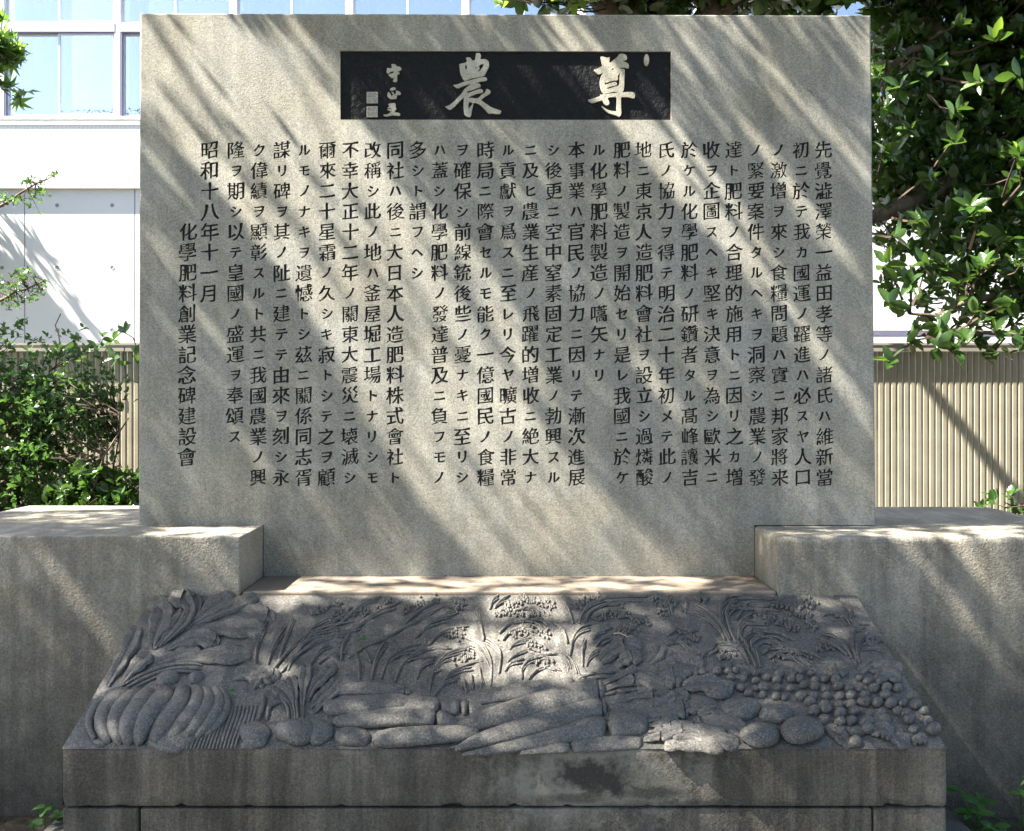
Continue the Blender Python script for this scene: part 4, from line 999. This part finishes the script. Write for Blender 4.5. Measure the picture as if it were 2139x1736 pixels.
ra = np.random.default_rng(3)
for i in range(npts_):
    a = ra.uniform(min(U1), max(U1)); b = ra.uniform(min(U2), max(U2))
    base = e1*a+e2*b
    org = base+LD*(cen.dot(LD)-20)
    hit = BV.ray_cast(org, LD, 60)
    q = hit[0]
    t = ra.uniform(0, 1); zc = 4.6+2.3*t
    if q is not None:
        px, py = CX+q.x/q.y*F, CY-(q.z-CAMZ)/q.y*F
        L = openness(px, py)
        base_L = .09 if q.y > SF-.02 else .035
        acc = min(1.0, -math.log(max(L, base_L))/LAI*1.05)
        if L > .9: acc = .006
        p = q-LD*((zc-q.z)/-LD.z)
    else:
        p = org+LD*((zc-org.z)/LD.z); gy = org+LD*(-org.z/LD.z)
        acc = .75 if gy.y < 3.6 else .12
        if p.y > 4.0 or p.y < 1.2: continue
    if ra.random() > acc: continue
    # keep well clear of the view
    if p.z < CAMZ+(CY+40)/F*p.y+.12: continue
    Pc.append(p)
Pc = np.array([tuple(p) for p in Pc]); m = len(Pc)
print('canopy leaves', m)
N_ = RNG.normal(size=(m, 3))*.35-np.array(tuple(LD)); D_ = np.cross(N_, RNG.normal(size=(m, 3)))
o = leaves('crown', Pc, D_, N_, RNG.uniform(.030, .050, m), 'small', M['leaf_canopy'], tree); o['label'] = 'outer part of the crown hanging over the monument'
trk = limb(tree, [(.62,5.55,-.05),(.66,5.5,.8),(.74,5.46,1.8),(.8,5.42,2.8),(.83,5.4,3.5)], .21, .17, 'trunk', 12)
lb = [[np.array(q) for q in ((.80,5.4,3.4),(.45,5.2,4.1),(-.2,4.95,4.8),(-1.0,4.7,5.4),(-1.9,4.5,5.9),(-2.8,4.35,6.3),(-3.8,4.25,6.7),(-4.8,4.2,7.0))], limb_pts((.85,5.4,3.5), (1.5,5.0,6.2), 8, .05, 2), limb_pts((.8,5.4,3.45), (-.3,5.8,5.6), 8, .06, 3), limb_pts((.85,5.4,3.3), (2.0,4.9,4.3), 8, .06, 4)]
for i, l in enumerate(lb): limb(tree, l, .10 if i else .12, .035)
for i in range(12):
    st = lb[0][3+i % 5]; tgt = np.array((st[0]+ra.uniform(-1.2, 1.0), ra.uniform(2.3, 3.4), st[2]+ra.uniform(-.2, 1.4)))
    l = limb_pts(st, tgt, 8, .05, 20+i); lb.append(l); limb(tree, l, .013, .004, 'branch', 5)
# unseen leaf masses over and behind the camera, added to block sky light
m2 = 9000
Pq = np.stack([ra.uniform(-5.5, 4.5, m2), ra.uniform(-1.5, 1.75, m2), ra.uniform(4.3, 6.2, m2)], 1)
m3 = 12000
Pq = np.concatenate([Pq, np.stack([ra.uniform(-8, 8, m3), ra.uniform(-6.5, -2.2, m3), ra.uniform(1.4, 6.5, m3)], 1), np.stack([ra.normal(-5.0, .45, 1500), ra.normal(5.0, .22, 1500), ra.normal(4.4, .5, 1500)], 1)])  # added leaves: behind the camera to dim the sky, at left to shade the shrub
Pq = Pq[(np.sin(Pq[:,0]*1.7)+np.sin(Pq[:,1]*2.3+Pq[:,0])) > -.9]
o = leaves('sky_block_leaves', Pq, RNG.normal(size=Pq.shape), RNG.normal(size=Pq.shape)*.4+np.array((0,0,1)), RNG.uniform(.10, .20, len(Pq)), 'oval', M['leaf_canopy'], tree); o['kind'] = 'stuff'; o['label'] = 'unseen leaves added to block sky light and shade the left shrub'
for i in range(5):
    l = limb_pts(lb[0][2+i], (ra.uniform(-4, 3), ra.uniform(-.5, 1.4), ra.uniform(5.3, 6)), 10, .04, 50+i); limb(tree, l, .018, .006, 'branch', 6)
# leaves seen just above the slab's top edge
C = in_blobs([((.9,5.05,4.3),(1.25,.4,.75)),((1.9,5.1,4.15),(.8,.4,.62)),((-.35,5.1,4.5),(.35,.35,.42)),((1.3,5.15,3.88),(1.5,.3,.30))], 2600)
C = C[C[:,2] > 3.72]
P_, D, N_ = rosettes(C, 4, 7, .1)
o = leaves('foliage', P_, D, N_, RNG.uniform(.07, .12, len(P_)), 'oval', M['leaf_camellia'], tree); o['label'] = 'leaves just above the top edge of the slab'
twigs(C, lb[1:4], tree)
C = in_blobs([((-.02,4.6,3.60),(.14,.12,.09)),((.32,4.8,3.72),(.22,.16,.10))], 34)
P_, D, N_ = rosettes(C, 3, 5, .1)
o = leaves('young_shoots', P_, D, N_, RNG.uniform(.06, .09, len(P_)), 'oval', M['leaf_bright'], tree); o['kind'] = 'stuff'; o['label'] = 'bright yellow green young shoots lit by the sun above the slab'
twigs(C, lb[2:4], tree)

# right-hand tree: glossy large leaves filling the upper right
rt = empty('evergreen_tree', (3.7, 5.5, 0)); tag(rt, 'glossy broad-leaved evergreen tree filling the upper right beside the slab', 'tree')
limb(rt, [(3.75,5.6,-.05),(3.7,5.55,1.0),(3.6,5.5,2.2),(3.45,5.45,3.4)], .14, .10, 'trunk', 12)
p1 = [tuple(at(*q)) for q in ((2300,470,5.6),(2150,400,5.45),(2020,360,5.35),(1960,395,5.25),(1900,425,5.2),(1826,452,5.15),(1760,480,5.1))]
p2 = [tuple(at(*q)) for q in ((2300,470,5.6),(2160,250,5.5),(2010,130,5.4),(1945,60,5.35),(1945,-40,5.3))]
p3 = [tuple(at(*q)) for q in ((2160,250,5.5),(1960,90,5.3),(1900,105,5.2),(1850,150,5.1))]
p4 = [tuple(at(*q)) for q in ((2350,560,5.2),(2150,600,5.0),(2020,630,4.9),(1950,660,4.85),(1900,655,4.8))]
p5 = [tuple(at(*q)) for q in ((2400,560,5.2),(2250,690,4.9),(2120,700,4.8),(2000,690,4.75),(1930,700,4.7))]
LR = [p1, p2, p3, p4, p5]
for l, r0, r1 in ((p1,.075,.035),(p2,.075,.045),(p3,.04,.012),(p4,.022,.007),(p5,.018,.006)): limb(rt, [np.array(q) for q in l], r0, r1)
LR = [[np.array(q) for q in l] for l in LR]
blobs = [((2.62,5.5,3.35),(.75,.55,.85)),((3.3,5.6,3.3),(1.0,.7,1.0)),((2.35,5.4,2.75),(.45,.45,.5)),((2.55,5.1,2.3),(.48,.35,.42)),((3.0,5.0,2.35),(.6,.45,.55)),((2.3,5.7,3.9),(.5,.5,.5)),((3.1,5.3,4.3),(1.2,.8,.7))]
C = in_blobs(blobs, 8000)
keep = []
for c in C:
    px, py = CX+c[0]/c[1]*F, CY-(c[2]-CAMZ)/c[1]*F
    if px < 1815: continue
    if c[2] < 1.78: continue
    # gaps where the pale wall shows
    if 1815 < px < 1905 and 440 < py < 705 and RNG.random() < .12: continue
    if py > 700 and RNG.random() < .12: continue
    keep.append(c)
C = np.array(keep)
P_, D, N_ = rosettes(C, 4, 7, .05, .7)
o = leaves('crown', P_, D, N_, RNG.uniform(.045, .085, len(P_)), 'oval', M['leaf_camellia'], rt); o['kind'] = 'stuff'; o['label'] = 'dense dark crown'
twigs(C[::8], LR, rt)
# near sprays of large leaves, each leaf a part
tv, tf = leaf_template('oval')
lm = bpy.data.meshes.new('leaf'); lm.from_pydata([tuple(q) for q in tv], [], [tuple(int(k) for k in t) for t in tf]); lm.materials.append(M['leaf_camellia']); lm.shade_smooth()
lm2 = lm.copy(); lm2.materials[0] = M['leaf_bright']
tips = [(1990,745,4.6),(1960,735,4.6),(1900,720,4.6),(1860,760,4.55),(2020,720,4.6),(1960,690,4.65),(1900,600,4.7),(1850,560,4.7),(1935,560,4.7),(2000,600,4.7),(2060,560,4.7),(2110,640,4.6),(2080,700,4.6),(1870,500,4.75),(1920,470,4.8),
        (2125,330,4.4),(2130,350,4.4),(2000,240,4.7),(1990,300,4.7),(2050,180,4.7),(1880,190,4.8),(1850,230,4.8),(1940,380,4.8),(2030,440,4.7),(2090,500,4.7),(1860,640,4.7),(2040,660,4.6),(1845,330,4.8),(1900,280,4.8),(1950,140,4.8),(2080,90,4.7),(1870,90,4.9),(2000,60,4.8),(2120,170,4.7)]
tc = np.array([tuple(at(*q)) for q in tips]); tc[:,2] += .02
P_, D, N_ = rosettes(tc, 5, 7, -.1, .6)
for i in range(len(P_)):
    d = Vector(D[i]).normalized(); n_ = Vector(N_[i]); b_ = n_.cross(d).normalized(); n2 = d.cross(b_)
    s = RNG.uniform(.075, .12)
    bright = i % 23 == 0 or (88 < i < 99)
    o = bpy.data.objects.new('leaf', lm2 if bright else lm); COL.objects.link(o); o.parent = rt
    mt = Matrix((d, b_, n2)).transposed().to_4x4(); mt = Matrix.Translation(Vector(P_[i])-rt.location) @ mt @ Matrix.Diagonal((s, s*RNG.uniform(.85,1.1), s*RNG.uniform(.5,2.2), 1))
    o.matrix_local = mt
twigs(tc, LR, rt, r=.006, name='twig_sprays')

# shrub in front of the left fence
def shrub(cx, cy, blobs, n, label, lsz, kind='oval', mat='leaf_shrub', seed=0, hz=1.7, group='shrubs in front of the left fence'):
    sh = empty('shrub', (cx, cy, 0)); tag(sh, label, 'shrub', group)
    ls = []
    for i in range(7):
        r = np.random.default_rng(seed+i)
        l = limb_pts((cx+r.uniform(-.08,.08), cy+r.uniform(-.05,.05), -.02), (cx+r.uniform(-.5,.5), cy+r.uniform(-.25,.25), r.uniform(.6,1)*hz), 9, .06, seed+i)
        ls.append(l); limb(sh, l, .014, .004, 'stem', 5)
    C = in_blobs(blobs, n)
    C = C[C[:,2] > .3]
    P_, D, N_ = rosettes(C, 4, 7, .2, .8)
    leaves('foliage', P_, D, N_, RNG.uniform(lsz[0], lsz[1], len(P_)), kind, M[mat], sh)['kind'] = 'stuff'
    twigs(C[::3], ls, sh, r=.003)
    return sh
shrub(-2.55, 5.35, [((-2.6,5.35,1.45),(.44,.30,.45)),((-2.75,5.4,.9),(.35,.3,.5)),((-2.35,5.4,1.62),(.20,.18,.16))], 1500, 'tall leafy green shrub close to the left edge of the slab', (.025,.046), seed=40)
shrub(-3.0, 5.55, [((-3.0,5.55,1.48),(.42,.32,.50)),((-3.1,5.5,.8),(.45,.3,.5))], 1600, 'dense dark green shrub at the left edge of the picture', (.025,.044), seed=60)
shrub(-2.12, 5.25, [((-2.15,5.2,.92),(.30,.22,.22)),((-2.35,5.2,1.02),(.25,.2,.2))], 520, 'low glossy shrub just above the left pedestal block', (.045,.07), seed=80, hz=1.1, mat='leaf_camellia')
shrub(2.95, 5.3, [((3.0,5.2,.95),(.35,.2,.13))], 40, 'small shrub behind the right pedestal block', (.05,.08), seed=95, hz=1.0)
# climbing vine over the left rail
vn = empty('climbing_vine', (-2.5, 6.2, 1.9)); tag(vn, 'thin climbing vine arching above the left fence rail', 'vine')
for pts_ in ([(290,780),(305,738),(330,715),(371,692),(410,705),(432,740)], [(150,735),(143,700),(130,680),(150,655)], [(430,800),(385,790),(375,745),(380,725)]):
    pp = [np.array(tuple(at(x*.66 if False else x*.58+40, y, 6.15))) for x, y in pts_]
    mb = MB(); mb.tube(pp, .004, 4); mb.build('vine_stem', M['twig'], vn)
C = np.array([tuple(at(x, y, 6.1)) for x, y in ((180,735),(200,722),(215,700),(235,708),(262,692),(282,735),(120,728),(140,735),(165,742),(100,740),(60,735),(20,715),(240,745),(255,760))])
P_, D, N_ = rosettes(C, 3, 5, .2, .3); leaves('vine_leaves', P_, D, N_, RNG.uniform(.05, .09, len(P_)), 'oval', M['leaf_shrub'], vn)

# trees at the left edge
mt_ = empty('maple_tree', (-6.1, 8.2, 0)); tag(mt_, 'green maple whose branch tips reach in at the upper left edge', 'tree')
limb(mt_, [(-6.1,8.2,-.05),(-6.0,8.2,1.8),(-5.8,8.2,3.4)], .12, .08, 'trunk', 10)
ml = [limb_pts((-5.8,8.2,3.3), tuple(at(-20,150,7.6)), 8, .05, 5), limb_pts((-5.8,8.2,3.2), tuple(at(-30,330,7.6)), 8, .05, 6), limb_pts((-5.9,8.2,3.0), (-6.2,8.0,5.4), 8, .05, 7)]
for l in ml: limb(mt_, l, .05, .012)
C = np.concatenate([in_blobs([(tuple(at(-10,90,7.6)),(.17,.2,.22)),(tuple(at(20,105,7.6)),(.12,.15,.10)),(tuple(at(-12,175,7.6)),(.12,.15,.09)),(tuple(at(35,200,7.6)),(.11,.1,.05)),(tuple(at(-10,160,7.6)),(.1,.1,.1))], 75), in_blobs([((-6.5,9.78,3.6),(.85,.15,.95)),((-6.2,9.0,3.6),(.7,.5,.6))], 900)])
C = C[~((C[:,0]/C[:,1]*F+CX > 75))]
P_, D, N_ = rosettes(C, 2, 4, .0, .8); leaves('foliage', P_, D, N_, RNG.uniform(.09, .15, len(P_)), 'maple', M['leaf_maple'], mt_)['kind'] = 'stuff'
twigs(C, ml, mt_)
az = empty('small_leaved_bush', (-5.2, 7.2, 0)); tag(az, 'small-leaved bush whose sparse twigs reach in at the left edge before the concrete wall', 'bush')
al = [limb_pts((-4.9,7.2,0), tuple(at(-60,470,7.0)), 9, .04, 11), limb_pts(tuple(at(-60,470,7.0)), tuple(at(95,372,7.0)), 9, .03, 12), limb_pts((-4.8,7.2,.4), tuple(at(-60,640,7.0)), 8, .04, 13), limb_pts(tuple(at(-60,640,7.0)), tuple(at(95,585,7.0)), 9, .03, 14)]
for l in al: limb(az, l, .016, .005, 'stem', 5)
cc_ = []
for (x, y, sx, sy, n_) in ((25,420,45,16,26),(60,375,22,10,9),(85,405,18,12,7),(112,363,8,6,3),(20,590,30,20,20),(55,572,26,14,14),(85,600,16,14,10),(20,630,30,14,14),(60,622,18,8,6)):
    for _ in range(n_): cc_.append(tuple(at(x+RNG.normal()*sx*.6, y+RNG.normal()*sy*.6, 7.0+RNG.normal()*.08)))
C = np.array(cc_); P_, D, N_ = rosettes(C, 3, 5, .2, .5); leaves('foliage', P_, D, N_, RNG.uniform(.028, .046, len(P_)), 'oval', M['leaf_shrub'], az)['kind'] = 'stuff'
twigs(C, al, az, r=.0025)

# ------------------------------------------------------------------ weeds and litter
def weed(px, py, Y, n, sc, label, seed):
    b = at(px, py, Y); r = np.random.default_rng(seed); wd = empty('weed', (b.x, b.y, 0)); tag(wd, label, 'weed', 'weeds growing at the foot of the stones')
    PP, DD, NN = [], [], []; mb = MB(); base = np.array((b.x, b.y, 0.0))
    for i in range(n):
        h = r.uniform(.04, .15)*sc; tip = base+np.array((r.normal()*.05*sc, r.normal()*.03*sc, h)); mb.tube([base, (base+tip)/2+r.normal(size=3)*.005, tip], .0022, 4)
        for j in range(5):
            a = r.uniform(0, 6.28); PP.append(tip); DD.append((math.cos(a), math.sin(a)*.8, r.uniform(-.4,.3))); NN.append((r.normal()*.2, -.5, 1))
    mb.build('stem', M['weed'], wd); leaves('foliage', PP, DD, NN, r.uniform(.03, .05, len(PP))*sc, 'oval', M['weed'], wd)
weed(92, 1725, 3.3, 4, 1.0, 'small weed with pointed leaves in the soil left of the plinth', 1)
weed(2040, 1700, 3.36, 5, 1.25, 'weed with spread leaflets in the soil right of the plinth', 2)
weed(2135, 1690, 3.42, 4, 1.2, 'weed at the right edge of the picture below the pedestal block', 3)
weed(2085, 1722, 3.2, 3, .6, 'tiny weed seedling between the two larger weeds at the lower right', 4)
def litter(name, px, py, size, rot, mat, label, cat, kind='small'):
    P0 = rp(px, py, .016); tv, tf = leaf_template(kind)
    R_ = Matrix.Rotation(rot, 3, RN); a = R_ @ Vector((1,0,0)); b = RN.cross(a)
    vs = [P0+(a*float(q[0])+b*float(q[1])+RN*(float(q[2])*1.5))*size for q in tv]
    o = mk(name, vs, [tuple(int(k) for k in t) for t in tf], mat, None, True); tag(o, label, cat, 'litter lying on the relief')
litter('fallen_leaf', 748, 1345, .036, .2, M['weed'], 'small fresh green leaf lying among the carved rice blades', 'leaf')
litter('fallen_leaf', 480, 1455, .026, .9, M['weed'], 'tiny green leaf scrap lying right of the carved pumpkin', 'leaf')
litter('fallen_leaf', 1031, 1337, .014, 1.3, M['dry'], 'tiny rust brown leaf scrap on the sunny middle of the relief', 'leaf')
mb = MB(); mb.tube([rp(1281,1330,.014), rp(1295,1332,.02), rp(1312,1338,.014)], .0018, 5)
tag(mb.build('dry_stalk', M['straw']), 'thin pale dry stalk lying on the right half of the relief', 'stalk', 'litter lying on the relief')
C = np.stack([RNG.uniform(-3, 3, 160), RNG.uniform(2.2, 3.5, 160), np.full(160, .015)], 1); C = C[np.abs(C[:,0]) > 1.66]
D = RNG.normal(size=C.shape); D[:,2] *= .2; N_ = RNG.normal(size=C.shape)*.3+np.array((0,0,1))
o = leaves('leaf_litter', C, D, N_, RNG.uniform(.03, .06, len(C)), 'small', M['dry'], None); tag(o, 'brown dry leaves scattered on the soil beside the footing', kind='stuff')
